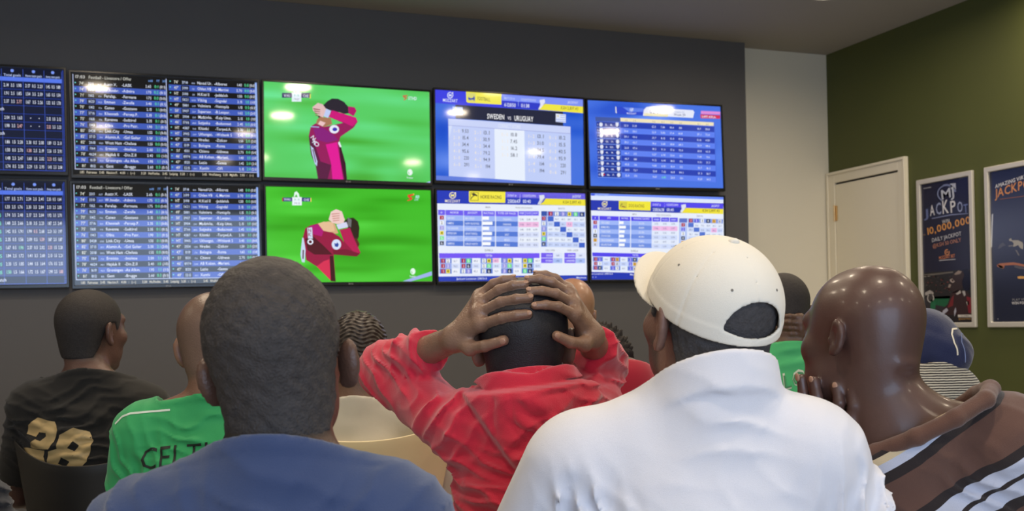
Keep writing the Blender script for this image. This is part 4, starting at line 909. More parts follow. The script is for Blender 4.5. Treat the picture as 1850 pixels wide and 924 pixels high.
class Figure:
    """one seated person; all numbers in metres in the figure's own frame"""
    def __init__(s, loc, label, skin_m, head=(0, 0, 0), neck=((0, -.028, -.07), (0, -.05, -.19), .056, .064), sh=((-.165, -.045, -.215), (.165, -.045, -.215)),
                 wide=1.0, floor=-1.23, ear_out=30, ear_size=1.0, face=True, hscale=1.0, lean=0.0, group=None, turn=0.0):
        s.loc = loc; s.R = rotm(*head); s.neck = neck; s.sh = [V3(p) for p in sh]; s.wide = wide; s.floor = -loc[2]+.0
        s.ear_out = ear_out; s.ear_size = ear_size; s.face = face; s.hs = hscale; s.label = label; s.skin = skin_m
        s.hands = [REST_L, mirror(REST_L)]
        s.arms = [[s.sh[0], V3((-.27, .02, -.47)), V3(REST_L['wrist'])], [s.sh[1], V3((.27, .02, -.47)), V3((.17, .36, -.60))]]
        s.tw = 1.0; s.hip = V3((0, -.04, -.70)); s.ar = (.050, .040, .034, .023); s.hk = .003; s.sleeve = (True, True); s.extra_body = None
        s.reach = .45; s.kdx = 0.0; s.hl = 0.0; s.ez = V3((0, 0, 0))
    def Q(s, P): return ((P) @ s.R)/s.hs
    def headd(s, P, e=True):
        Q = s.Q(P); near = np.linalg.norm(P, axis=1) < .34; d = (np.linalg.norm(P, axis=1)-.12).astype(np.float32)
        if near.any():
            q = Q[near]; c = head_core(q, s.wide)
            if e:
                if s.face: c = head_face(q, c)
                c = smin(c, ears(q+s.ez, s.ear_out, s.ear_size, .0725*s.wide), .003)
            d[near] = c*s.hs
        return d
    def neckd(s, P):
        a, b_, ra, rb = s.neck
        a = V3(a) @ s.R.T*s.hs if False else (s.R @ V3(a))*s.hs
        d = cap(P, a, b_, ra, rb)
        # a pair of nape muscles
        return d
    def torso(s, P, g=0.0, tk=.045):
        L, R_ = s.sh; mid = (L+R_)/2; hw = float(np.linalg.norm(R_-L))/2; ax = (R_-L)/(2*hw); hip = s.hip
        nb = V3(s.neck[1]); rot = np.stack([ax, np.cross(V3((0, 0, 1)), ax), V3((0, 0, 1))], 1).astype(np.float32); rot[:, 1] /= np.linalg.norm(rot[:, 1]); rot[:, 2] = np.cross(rot[:, 0], rot[:, 1])
        ch = mid+(hip-mid)*.24; ab = mid+(hip-mid)*.62
        t = s.tw
        d = ell(P, ch, (hw*1.02*t, .112*t, .17), rot)
        d = smin(d, ell(P, ab, (hw*.92*t, .112*t, .19), rot), .06)
        d = smin(d, ell(P, hip, (hw*1.04*t, .130*t, .125)), .06)
        d = smin(d, cap(P, L+ax*.03, R_-ax*.03, .056), tk)
        for q in (L, R_):
            d = smin(d, cap(P, nb+V3((0, 0, .035))+(q-nb)*.12, q+(nb-q)*.20+V3((0, 0, .012)), .046, .042), .04)
        return d-g
    def armsd(s, P, g=0.0, k=.03, to=1.0):
        d = None; r0, r1, r2, r3 = s.ar
        for (a, b_, c) in s.arms:
            e = smin(cap(P, a, b_, r0+g, r1+g), cap(P, b_, c, r2+g, r3+g), .012)
            d = e if d is None else smin(d, e, .01)
        return d
    def legs(s, P, g=0.0):
        d = None
        for sx in (-1, 1):
            hp = s.hip+V3((sx*.085, .02, -.02)); kn = V3((sx*.13+s.kdx, s.reach, -.73))+V3((s.hip[0], s.hip[1]+.04, 0)); an = kn+V3((0, -.02, 0)); an[2] = s.floor+.085
            e = smin(cap(P, hp, kn, .082+g, .058+g), cap(P, kn, an, .055+g, .038+g), .02)
            if g == 0:
                to = an+V3((0, .15, 0)); to[2] = s.floor+.030; he = an+V3((0, -.03, 0)); he[2] = s.floor+.036
                e = smin(e, smin(cap(P, he, to, .035, .029), cap(P, an, to, .038, .024), .02), .02)
                e = smax(e, (s.floor+.002)-P[:, 2], .003)
            d = e if d is None else np.minimum(d, e)
        return d
    def handsd(s, P):
        d = None
        for h in s.hands:
            if h is None: continue
            e = hand(P, **h); d = e if d is None else np.minimum(d, e)
        return d
    def body(s, P):
        d = smin(s.headd(P), s.neckd(P), .022)
        d = smin(d, s.torso(P), .03)
        a = s.armsd(P)
        h = s.handsd(P)
        if h is not None: a = smin(a, h, .012)
        d = smin(d, a, s.hk if s.hk < .01 else .03) if False else s._join(P, d, a)
        d = smin(d, s.legs(P), .03)
        if s.extra_body: d = s.extra_body(P, d)
        return d
    def _join(s, P, d, a):
        # blend arms softly at the shoulder, crisply anywhere else
        k = .003+.027*np.exp(-np.minimum(np.linalg.norm(P-s.sh[0], axis=1), np.linalg.norm(P-s.sh[1], axis=1))**2/.012)
        h_ = np.clip(.5+.5*(a-d)/k, 0, 1); return a+(d-a)*h_-k*h_*(1-h_)
    def make(s, h=.005, shade=None, lo=None, hi=None, face_h=None):
        lo = lo or (-.42, -.26, s.floor-.01); hi = hi or (.42, .66, .16)
        if shade is None: shade = lambda V: np.zeros(len(V))
        s.o = sculpt('person', s.body, lo, hi, h, s.skin, None, shade)
        s.o.location = s.loc; s.o.rotation_euler = (0, 0, -YAW); tag(s.o, s.label, 'person'); return s.o
    def hairmask(s, wob_a=.003, f=60):
        def sh(V):
            Q = s.Q(V); z = Q[:, 2]-hairline(Q)+s.hl+wob_a*wob(Q, f)
            r = np.linalg.norm(V, axis=1) < .17
            e = sstep((z+.010)/.018)*r*(np.abs(smin(s.headd(V), s.neckd(V), .022)) < .006)
            if s.handsd(V) is not None: e = e*(s.handsd(V) > .002)
            return e*(s.ear_free(V))
        return sh
    def ear_free(s, V):
        Q = s.Q(V); return (ears(Q+s.ez, s.ear_out, s.ear_size, .0725*s.wide) > .0008).astype(np.float32)
    def hair(s, m, t=.004, h=.003, fn=None, cutk=.006, clip=None):
        def f(P):
            Q = s.Q(P); d = smin(s.headd(P, False), s.neckd(P), .022)-t
            if fn is not None: d = d-fn(Q)
            d = smax(d, (hairline(Q)-s.hl-Q[:, 2])*s.hs, cutk)
            d = smax(d, -(ears(Q+s.ez, s.ear_out, s.ear_size, .0725*s.wide)*s.hs-.001), .001)
            hd = s.handsd(P)
            if hd is not None: d = smax(d, -(hd-.0015), .001)
            if clip is not None: d = smax(d, clip(P), .002)
            return d
        return sculpt('hair', f, (-.14, -.14, -.13), (.14, .14, .15), h, m, s.o)
    def pants(s, m, h=.009):
        def f(P):
            d = s.legs(P, .012)
            d = smin(d, ell(P, s.hip, (.185*s.tw, .145*s.tw, .13)), .03)
            d = smax(d, P[:, 2]-(s.hip[2]+.06), .004); an = s.floor+.075
            return smax(d, an-P[:, 2], .004)
        return sculpt('trousers', f, (-.42, -.26, s.floor-.01), (.42, .66, -.45), h, m, s.o)
def plane(P, p, n): n = V3(n); n = n/np.linalg.norm(n); return (P-V3(p)) @ n
def shirt(F, m, neckline, g=.012, fold=(), h=.005, sleeve_end=None, name='shirt', rucks=(), rib=None, rib_t=.003, extra=None, hem=-.74, wobble=.0025, wf=26, lo=None, hi=None, tk=.045, ag=None, rib_m=None, k_arm=.035):
    """a garment grown from the torso and arms of figure F, cut open at the neck plane and the cuffs"""
    ag = g if ag is None else ag
    p0, n0 = neckline
    def f(P):
        d = F.torso(P, g, tk)
        d = smin(d, cap(P, V3(F.neck[1])+V3((0, 0, -.02)), V3(F.neck[1])+V3((0, .004, .10)), F.neck[3]+g+.006, F.neck[3]+g-.002), .03)
        r0, r1, r2, r3 = F.ar
        for i, (a, b_, c) in enumerate(F.arms):
            se = sleeve_end[i] if sleeve_end else .85
            if se <= 1:
                tip = a+(b_-a)*se; e = cap(P, a, tip, r0+ag+.004, (r0+(r1-r0)*se)+ag+.006)
                e = smax(e, plane(P, tip, b_-a), .004)
            else:
                tip = b_+(c-b_)*(se-1); rr = r2+(r3-r2)*(se-1)
                e = smin(cap(P, a, b_, r0+ag, r1+ag+.004), smax(cap(P, b_, c, r2+ag+.004, r3+ag+.006), plane(P, tip, c-b_), .003), .02)
            d = smin(d, e, k_arm)
        if extra is not None: d = extra(P, d)
        d = d+folds(P, fold)+ruck(P, rucks)+wobble*wob(P, wf, F.loc[0]*7)
        pl = plane(P, p0, n0)-3*np.clip(np.hypot(P[:, 0]-F.neck[1][0], P[:, 1]-F.neck[1][1]-.01)-.13, 0, 1)
        if rib: d = d-rib_t*sstep((pl+rib)/.004)
        d = smax(d, pl, .004)
        if F.face is not None:                      # keep the neck opening open
            a, b_, ra, rb = F.neck; aa = (F.R @ V3(a))*F.hs
            d = smax(d, -cap(P, V3(b_)+V3((0, 0, -.02)), V3(b_)+(aa-V3(b_))*1.3, rb+.0035, ra+.004), .003)
        return smax(d, hem-P[:, 2], .004)
    return sculpt(name, f, lo or (-.42, -.28, hem-.02), hi or (.42, .50, .06), h, m, F.o)
def wrap(name, verts2d, faces, tgt, m, parent, off=.0015, ydir=1, cuts=3, frame=None):
    """lay flat (x,z) artwork on the back of a garment by casting rays along +y"""
    import bmesh
    bm = bmesh.new(); vs = [bm.verts.new((x, 0, z)) for x, z in verts2d]
    for f in faces:
        try: bm.faces.new([vs[i] for i in f])
        except ValueError: pass
    bmesh.ops.triangulate(bm, faces=bm.faces[:])
    for _ in range(cuts):
        ed = [e for e in bm.edges if e.calc_length() > .007]
        if not ed: break
        bmesh.ops.subdivide_edges(bm, edges=ed, cuts=1); bmesh.ops.triangulate(bm, faces=bm.faces[:])
    me0 = tgt.data; bv = BVHTree.FromPolygons([v.co.copy() for v in me0.vertices], [tuple(p.vertices) for p in me0.polygons])
    dead = []
    for v in bm.verts:
        hit = bv.ray_cast(Vector((v.co.x, -.6, v.co.z)), Vector((0, 1, 0)))
        if hit[0] is None: dead.append(v)
        else: v.co = hit[0]+hit[1]*off
    bmesh.ops.delete(bm, geom=dead, context='VERTS')
    me = bpy.data.meshes.new(name); bm.to_mesh(me); bm.free()
    me.polygons.foreach_set('use_smooth', [True]*len(me.polygons))
    return link(name, me, parent, [m])
def text2d(txt, x, z, h, width, bold=True, slant=0.0, rise=0.0, arc=0.0):
    V = []; F = []; adv = [glyph(c, bold)[2] for c in txt]; H = h/.7; sx = width/(sum(adv)*H); x0 = 0
    for c, a in zip(txt, adv):
        g = glyph(c, bold); n = len(V)
        for p in g[0]:
            X = (x0+p[0]*H)*sx; V.append((x+X+slant*p[1]*H, z+p[1]*H+rise*X-arc*(X-width/2)**2))
        F += [tuple(n+i for i in f) for f in g[1]]; x0 += a*H
    return V, F
def ribbon2d(pts, w_):
    V = []; F = []
    P_ = [Vector(p) for p in pts]
    Q_ = []
    for i in range(len(P_)-1):
        for k in range(6): Q_.append(P_[i].lerp(P_[i+1], k/6))
    Q_.append(P_[-1])
    for i, p in enumerate(Q_):
        t = (Q_[min(i+1, len(Q_)-1)]-Q_[max(i-1, 0)]).normalized(); n = Vector((-t.y, t.x))
        V += [tuple(p+n*w_/2), tuple(p-n*w_/2)]
    for i in range(len(Q_)-1): F.append((2*i, 2*i+1, 2*i+3, 2*i+2))
    return V, F

def cloth(name, rgb, rough=.85, sheen=.3, var=.06, bump=.35, bscale=900): return mat(name, s2l(rgb), rough=rough, sheen=sheen, var=var, vscale=14, bump=bump, bscale=bscale, detail=2, spec=.3)
m_jeans = cloth('dark_trousers', (38, 40, 48))
m_hair = mat('cropped_hair', s2l((52, 48, 47)), rough=.7, var=.45, vscale=160, bump=.9, bscale=420, spec=.3)

# --- man in front in a slate blue t-shirt
m = skin('skin_front_man', (92, 66, 54), (44, 40, 39))
A = Figure((.5837, -4.7114, 1.2356), 'person in a slate blue t-shirt in the foreground, back of a dark cropped head', m,
           head=(1, 5, 7), neck=((0, -.035, -.07), (.008, -.045, -.17), .055, .060), sh=((-.152, -.035, -.215), (.142, -.035, -.205)), wide=.96, ear_out=40, ear_size=.86, hscale=.965)
A.hl = .014; A.ez = V3((0, 0, .013)); A.reach = .38; A.kdx = -.05
A.make(.0042, A.hairmask())
A.hair(mat('dark_cropped_hair', s2l((62, 58, 57)), rough=.62, var=.55, vscale=120, bump=1.0, bscale=330, spec=.35), .0035, .0028, fn=lambda Q: .0011*wob(Q, 190)+.0007*wob(Q, 420, 2))
m_blue = cloth('slate_blue_jersey', (58, 74, 112))
shirt(A, m_blue, ((0, -.11, -.088), (0, .42, 1)), g=.010, h=.0045, rib=.020, rib_t=.002, sleeve_end=(.7, .7),
      fold=[((-.06, -.14, -.135), (.06, -.14, -.14), .012, .003), ((-.17, -.1, -.16), (-.10, -.14, -.27), .016, .006), ((.16, -.1, -.16), (.10, -.14, -.28), .016, -.006), ((-.10, -.14, -.17), (.03, -.16, -.23), .014, .005), ((.12, -.14, -.17), (.02, -.16, -.22), .013, .004)], wobble=.003, wf=22, rucks=[((-.16, -.08, -.22), .10, (.8, 0, .6), .034, .006), ((.16, -.08, -.22), .10, (-.8, 0, .6), .034, .006), ((0, -.14, -.22), .12, (.25, 0, 1), .045, .004)])
A.pants(m_jeans)

# --- man in the red hoodie holding his head
m = skin('skin_hoodie_man', (138, 108, 90), (24, 24, 27), rough=.38)
D = Figure((1.1058, -4.1478, 1.2342), 'person in a red hoodie with both hands clasped on top of the head', m,
           head=(0, 2, 0), neck=((0, -.03, -.065), (0, -.05, -.165), .056, .062), sh=((-.118, -.03, -.165), (.105, -.03, -.160)), wide=1.0, ear_out=22)
D.hands = [dict(wrist=(-.122, -.030, .002), rw=.022, rp=.0125,
    fingers=[[(-.076, -.074, .026), (-.038, -.100, .037), (-.012, -.110, .041), (.008, -.111, .043)],
             [(-.079, -.062, .047), (-.040, -.089, .065), (-.012, -.100, .070), (.011, -.101, .071)],
             [(-.077, -.044, .065), (-.042, -.068, .087), (-.018, -.077, .094), (.003, -.076, .095)],
             [(-.077, -.024, .078), (-.052, -.040, .099), (-.034, -.046, .105), (-.018, -.046, .107)]],
    thumb=[(-.095, -.062, -.016), (-.068, -.088, -.012), (-.036, -.106, -.003)]),
  dict(wrist=(.122, -.030, .002), rw=.021, rp=.0125,
    fingers=[[(.092, -.072, .040), (.062, -.096, .055), (.040, -.106, .058), (.021, -.109, .057)],
             [(.090, -.058, .060), (.058, -.084, .078), (.034, -.094, .083), (.013, -.094, .083)],
             [(.084, -.042, .078), (.052, -.064, .099), (.030, -.070, .105), (.011, -.070, .104)],
             [(.082, -.022, .086), (.060, -.034, .106), (.042, -.038, .113), (.026, -.038, .114)]],
    thumb=[(.108, -.062, -.012), (.082, -.086, -.008), (.058, -.100, .004)])]
D.arms = [[D.sh[0], V3((-.272, .17, -.060)), V3((-.122, -.030, .002))], [D.sh[1], V3((.158, .21, -.062)), V3((.122, -.030, .002))]]
D.ar = (.046, .040, .036, .0235)
hm = D.hairmask(.002)
D.make(.0032, hm, lo=(-.34, -.22, D.floor-.01), hi=(.34, .56, .14))
D.hair(mat('black_cropped_hair', s2l((38, 38, 43)), rough=.5, var=.3, vscale=140, bump=.5, bscale=420, spec=.4), .0028, .0028)
m_nail = mat('nail', s2l((172, 134, 112)), rough=.3)
def nails(F, hs_, centre):
    for h_ in hs_:
        for f_ in list(h_['fingers'])+[h_['thumb']]:
            a_, b_ = V3(f_[-2]), V3(f_[-1]); ax_ = (b_-a_)/np.linalg.norm(b_-a_); o_ = b_-V3(centre); o_ = o_-ax_*(o_ @ ax_); o_ /= np.linalg.norm(o_); sd = np.cross(ax_, o_)
            big = 1.22 if f_ is h_['thumb'] else 1.0; c_ = b_+ax_*.0022+o_*.0056*big; Rn = np.stack([ax_, sd, o_], 1).astype(np.float32)
            sculpt('fingernail', lambda P, c_=c_, Rn=Rn, big=big: ell(P, c_, (.0056*big, .0046*big, .0021*big), Rn), c_-.009, c_+.009, .0007, m_nail, F.o)
nails(D, D.hands, (0, -.01, .02))
def hood(P, d):
    # a soft hood lying on the back: a standing neck band above a flattened triangular bag
    x, y, z = P[:, 0], P[:, 1], P[:, 2]
    tl = ((z+.100)+(x+.112)*1.36)/1.69; tr = ((z+.118)-(x-.128)*.93)/1.37
    tri = smin(tl, tr, .03); back = np.clip((-y-.03)/.05, 0, 1); top = np.clip((-.078-z-.10*np.clip(x, -.1, .1)*-1)/.010, 0, 1)
    puff = .012+.020*sstep(tri/.010)+.012*sstep((tri-.004)/.06)
    d = d-(puff-.012)*back*top
    d = d-ruck(P, [((.02, -.17, -.16), .06, (.5, 0, 1), .045, -.007), ((-.05, -.16, -.15), .06, (.85, 0, .5), .04, -.006), ((.08, -.14, -.12), .05, (-.3, 0, 1), .032, -.006)])*sstep(tri/.02)*back*-1
    zc = -.072+.22*np.clip(x-.01, 0, .1)+.06*np.clip(-x-.05, 0, .1)-.30*np.clip(y+.06, 0, .16)
    rad = np.sqrt((x*.98)**2+((y+.040)*1.04)**2)+.0012*wob(P, 60)
    band = smax(np.abs(rad-.0900-.18*np.clip(z-zc, -.03, .03)*-1)-.0065, np.abs(z-zc)-.0150, .007)
    return smin(d, band, .004)
m_red = cloth('red_fleece', (206, 40, 66), rough=.9, sheen=.5, bump=.5, bscale=700)
DF = [((-.20, -.09, -.10), (-.26, .04, -.14), .012, -.006), ((-.16, -.08, -.075), (-.20, -.02, -.17), .014, .007), ((-.225, .0, -.04), (-.245, .02, -.12), .012, .007), ((-.18, -.06, -.08), (-.27, .06, -.03), .010, -.007),
      ((-.255, .10, -.02), (-.215, .05, -.075), .010, -.007), ((-.20, .08, .04), (-.22, .04, -.03), .010, .005), ((-.235, .1, .03), (-.24, .08, -.03), .010, -.005),
      ((-.13, -.12, -.10), (-.10, -.13, -.22), .015, -.008), ((-.15, -.10, -.13), (-.11, -.14, -.30), .014, .006), ((-.10, -.15, -.26), (.06, -.16, -.275), .012, .006), ((-.12, -.14, -.29), (.08, -.15, -.300), .010, -.006), ((-.12, -.14, -.31), (.08, -.15, -.33), .012, .006), ((-.05, -.15, -.235), (.08, -.15, -.25), .010, -.005),
      ((-.07, -.17, -.13), (.05, -.18, -.20), .018, -.006), ((.0, -.17, -.10), (.09, -.16, -.15), .014, .006), ((.10, -.13, -.10), (.03, -.17, -.19), .012, -.006),
      ((.12, -.03, -.08), (.19, .12, -.09), .010, -.007), ((.13, -.05, -.11), (.19, .10, -.12), .010, .006), ((.13, -.03, -.05), (.19, .14, -.05), .010, -.005), ((.15, .06, .0), (.17, .12, -.06), .010, .006)]
DR = [((-.25, .10, -.06), .085, (.75, -.2, .65), .030, .010), ((-.235, .07, .0), .07, (.9, 0, -.3), .028, .007), ((-.15, -.08, -.13), .085, (.8, 0, -.6), .034, .009), ((.165, .12, -.06), .085, (.1, .2, 1), .028, .010),
      ((-.03, -.13, -.33), .13, (.15, 0, 1), .036, .010), ((-.12, -.10, -.25), .09, (.5, 0, 1), .036, .008), ((.03, -.15, -.17), .08, (-.6, 0, 1), .040, .006), ((.12, -.06, -.11), .07, (.3, 0, 1), .028, .008), ((0, -.13, -.48), .14, (0, 0, 1), .04, .010)]
shirt(D, m_red, ((0, -.12, -.046), (-.12, .30, 1)), g=.014, ag=.011, h=.0038, sleeve_end=(1.66, 1.70), name='hoodie', fold=DF, rucks=DR, extra=hood, wobble=.003, wf=34, lo=(-.36, -.24, -.76), hi=(.36, .42, .10), k_arm=.022)
D.pants(m_jeans)

# --- man in the white polo and white cap
m = skin('skin_cap_man', (128, 96, 84), (58, 54, 54))
B = Figure((1.1888, -4.6593, 1.2681), 'person in a white polo shirt and white baseball cap, in the foreground', m,
           head=(24, 12, 0), neck=((0, -.035, -.07), (-.005, -.045, -.150), .060, .066), sh=((-.192, -.02, -.215), (.128, -.05, -.198)), wide=1.03, ear_out=24, ear_size=1.05, hscale=.945)
B.tw = 1.0; B.kdx = .12; B.ar = (.060, .052, .042, .026)
B.arms = [[B.sh[0], V3((-.31, .05, -.46)), V3((-.17, .36, -.60))], [B.sh[1], V3((.255, .02, -.46)), V3((.17, .36, -.60))]]
def beard(V):
    Q = B.Q(V); return np.maximum(B.hairmask()(V), .75*sstep((-.030-Q[:, 2])/.02)*sstep((Q[:, 1]-.018)/.015)*(np.linalg.norm(V, axis=1) < .17)*(Q[:, 2] > -.13))
B.make(.0042, beard, lo=(-.44, -.26, B.floor-.01), hi=(.44, .66, .16))
CR = rotm(0, 16, 0)
def capq(P): Q = B.Q(P); return Q, Q @ CR.T.T
def cap_frame(Q): return Q @ CR          # cap sits tipped back on the head
def cap_shell(P):
    Q = B.Q(P); C_ = cap_frame(Q); A2 = C_.copy(); A2[:, 0] = np.abs(A2[:, 0])
    d = smin(head_core(Q, 1.03)-.0105, ell(C_, (0, -.010, .022), (.0830, .1050, .0900)), .02)
    ang = np.arctan2(C_[:, 0], C_[:, 1]+.004); seam = np.abs(((ang/(math.pi/3)) % 1.0)-.5); seam = (.5-seam)*math.pi/3*.08
    d = d+.0010*np.exp(-(seam/.0016)**2)
    d = d-.0010*sstep((.034-C_[:, 2])/.003)
    sh_ = smax(d, -(d+.0045), .001)
    rim = .010+.0*C_[:, 1]
    sh_ = smax(sh_, rim-C_[:, 2], .002)
    # arch opening above the strap at the back
    x, z = C_[:, 0]-.002, C_[:, 2]; hole = (np.sqrt((x/.048)**2+((z-.030)/.042)**2)-1)*.042; hole = np.maximum(hole, .030-.007*(1-(x/.048)**2)-z)
    hole = np.where(C_[:, 1] < 0, hole, .05)
    return smax(sh_, -hole, .002)
def cap_brim(P):
    Q = B.Q(P); C_ = cap_frame(Q); x, y, z = C_[:, 0], C_[:, 1], C_[:, 2]
    zz = .020-(x/.075)**2*.022+.006*np.clip((y-.09)/.08, 0, 1)
    out = np.sqrt((x/.078)**2+((y-.055)/.118)**2)-1
    d = np.abs(z-zz)-.0022
    d = smax(d*.9, out*.075, .003)
    return smax(d, -(ell(C_, (0, -.004, .022), (.0825, .105, .087))), .002)
m_cap = cloth('white_cotton_twill', (238, 233, 220), bump=.25, sheen=.1, var=.03)
B.hair(mat('greying_short_hair', s2l((66, 64, 66)), rough=.75, var=.5, vscale=170, bump=1.0, bscale=360), .0042, .0028, fn=lambda Q: .0013*wob(Q, 230), clip=lambda P: -(cap_shell(P)-.001))
co = sculpt('cap', cap_shell, (-.16, -.16, -.11), (.16, .16, .16), .0024, m_cap, B.o)
sculpt('brim', cap_brim, (-.19, -.05, -.07), (.12, .23, .14), .0022, m_cap, co)
def c2p(p): v = CR @ V3(p); v = B.R @ v; return tuple(float(k) for k in v)
_u = V3(c2p((0, 0, 1))); _t = np.arange(.05, .16, .0005)[:, None]*_u[None]+V3(c2p((0, -.012, 0)))
_k = int(np.max(np.where(cap_shell(_t.astype(np.float32)) < 0)[0])); BT = tuple(float(v) for v in _t[_k])
sculpt('button', lambda P: ell(P, BT, (.0085, .0085, .0055)), tuple(k-.014 for k in BT), tuple(k+.014 for k in BT), .0012, m_cap, co)
m_eye = mat('eyelet_thread', s2l((120, 116, 108)), rough=.7)
for a_ in (150, -150, 90, 30, -90, -30):
    a2 = math.radians(a_); r_ = .80
    pt = V3((.0835*r_*math.sin(a2), -.004+.106*r_*math.cos(a2), .022+.088*.60)); mb = MB().cyl((0, 0), .0022, .0016, -.0006, .0009, n=14)
    eo = mb.build('eyelet', m_eye, co, smooth=False); n_ = V3(((pt[0])/.0835**2, (pt[1]+.004)/.106**2, (pt[2]-.022)/.088**2)); n_ = n_/np.linalg.norm(n_)
    _r = V3(c2p(pt)); _o = V3(c2p((0, -.004, .02))); _l = np.arange(.6, 1.5, .004)[:, None]*(_r-_o)[None]+_o; _c = cap_shell(_l.astype(np.float32)); _i = int(np.max(np.where(_c < 0)[0])) if (_c < 0).any() else 100; eo.location = Vector([float(v) for v in _l[_i]]); eo.rotation_euler = Vector(tuple(float(k) for k in (B.R @ (CR @ n_)))).to_track_quat('Z', 'Y').to_euler()
m_polo = cloth('white_pique_cotton', (228, 229, 237), sheen=.1, bump=.3, bscale=1200, var=.02)
def polo_collar(P, d):
    x, y, z = P[:, 0], P[:, 1], P[:, 2]; pl = plane(P, (0, -.12, -.046), (-.10, .45, 1))
    k = sstep((pl+.052)/.004); c_ = cap(P, (0, -.048, -.17), (0, -.040, -.03), .098, .080)
    return smin(d, smax(c_, -.052-pl, .003), .006)
BF = [((-.20, -.10, -.22), (-.23, -.06, -.36), .010, -.009), ((-.185, -.12, -.26), (-.17, -.14, -.40), .010, -.008), ((-.215, -.10, -.24), (-.20, -.12, -.42), .010, .007), ((-.14, -.16, -.24), (-.20, -.10, -.34), .013, -.006), ((-.02, -.18, -.12), (.10, -.15, -.16), .014, -.004), ((-.14, -.14, -.12), (.02, -.17, -.125), .010, .004),
      ((.18, -.12, -.17), (.21, -.10, -.36), .012, -.008), ((.20, -.12, -.20), (.235, -.09, -.36), .009, .007), ((.12, -.15, -.24), (.16, -.15, -.42), .020, .007), ((.02, -.17, -.22), (.03, -.17, -.42), .04, -.005)]
shirt(B, m_polo, ((0, -.12, -.046), (-.10, .45, 1)), g=.012, ag=.012, h=.0045, sleeve_end=(.9, .9), name='polo_shirt', fold=BF, extra=polo_collar, rucks=[((-.185, -.11, -.27), .050, (1, 0, .30), .030, .012), ((-.17, -.11, -.33), .07, (1, 0, .9), .040, .010), ((.205, -.09, -.26), .075, (1, 0, -.3), .036, .013), ((.0, -.15, -.14), .07, (.2, 0, 1), .040, .004), ((.02, -.15, -.36), .16, (1, 0, .2), .09, .003)], wobble=.0025, wf=16, lo=(-.46, -.28, -.76), hi=(.46, .40, .06), tk=.06)
B.pants(m_jeans)

# --- bald man in the brown striped polo, chin resting on his hand
m = skin('skin_bald_man', (84, 60, 54), rough=.44, spec=.5, coat=.18, bump=.08)
Cc = Figure((1.4907, -4.6108, 1.2401), 'bald person in a brown polo with white diagonal stripes, chin on hand, at the right', m,
            head=(35, -4, -4), neck=((0, -.020, -.07), (.045, -.030, -.170), .052, .074), sh=((-.075, .10, -.235), (.192, -.070, -.178)), wide=1.03, ear_out=12, ear_size=.86, hscale=.915)
Cc.kdx = .12; Cc.hip = V3((.14, .02, -.70)); Cc.tw = 1.06; Cc.ar = (.066, .052, .042, .026)
Cc.hands = [dict(wrist=(-.060, .02, -.190), rw=.024, rp=.0135,
     fingers=[[(-.032, -.040, -.140), (-.030, -.050, -.112), (-.031, -.044, -.090)], [(-.050, -.030, -.138), (-.049, -.040, -.108), (-.050, -.034, -.085)],
              [(-.072, -.016, -.132), (-.078, -.026, -.100), (-.081, -.022, -.075)], [(-.086, .002, -.126), (-.094, -.008, -.096), (-.096, -.006, -.072)]],
     thumb=[(-.050, .03, -.150), (-.034, .03, -.125), (-.020, .02, -.112)]), mirror(REST_L)]
Cc.hands[1] = dict(wrist=(.24, .42, -.60), fingers=[[(p[0]*-1+.08, p[1]+.06, p[2]) for p in f] for f in REST_L['fingers']], thumb=[(p[0]*-1+.08, p[1]+.06, p[2]) for p in REST_L['thumb']])
Cc.arms = [[Cc.sh[0], V3((-.02, .22, -.46)), V3((-.060, .02, -.190))], [Cc.sh[1], V3((.30, .02, -.44)), V3((.24, .42, -.60))]]
def jowl(P, d):
    Q = Cc.Q(P)
    d = smin(d, ell(Q, (0, .040, -.082), (.062, .060, .045)), .02)
    d = d-.0040*np.exp(-(segd(P, (.030, -.092, -.050), (.095, -.055, -.052))/.011)**2)+.0035*np.exp(-(segd(P, (.030, -.088, -.068), (.095, -.05, -.070))/.008)**2)
    return d
Cc.extra_body = jowl
Cc.make(.0040, lambda V: np.zeros(len(V)), lo=(-.34, -.26, Cc.floor-.01), hi=(.50, .72, .16))
nails(Cc, [dict(fingers=Cc.hands[0]['fingers'][:3], thumb=Cc.hands[0]['fingers'][3])], (0, .02, -.08))
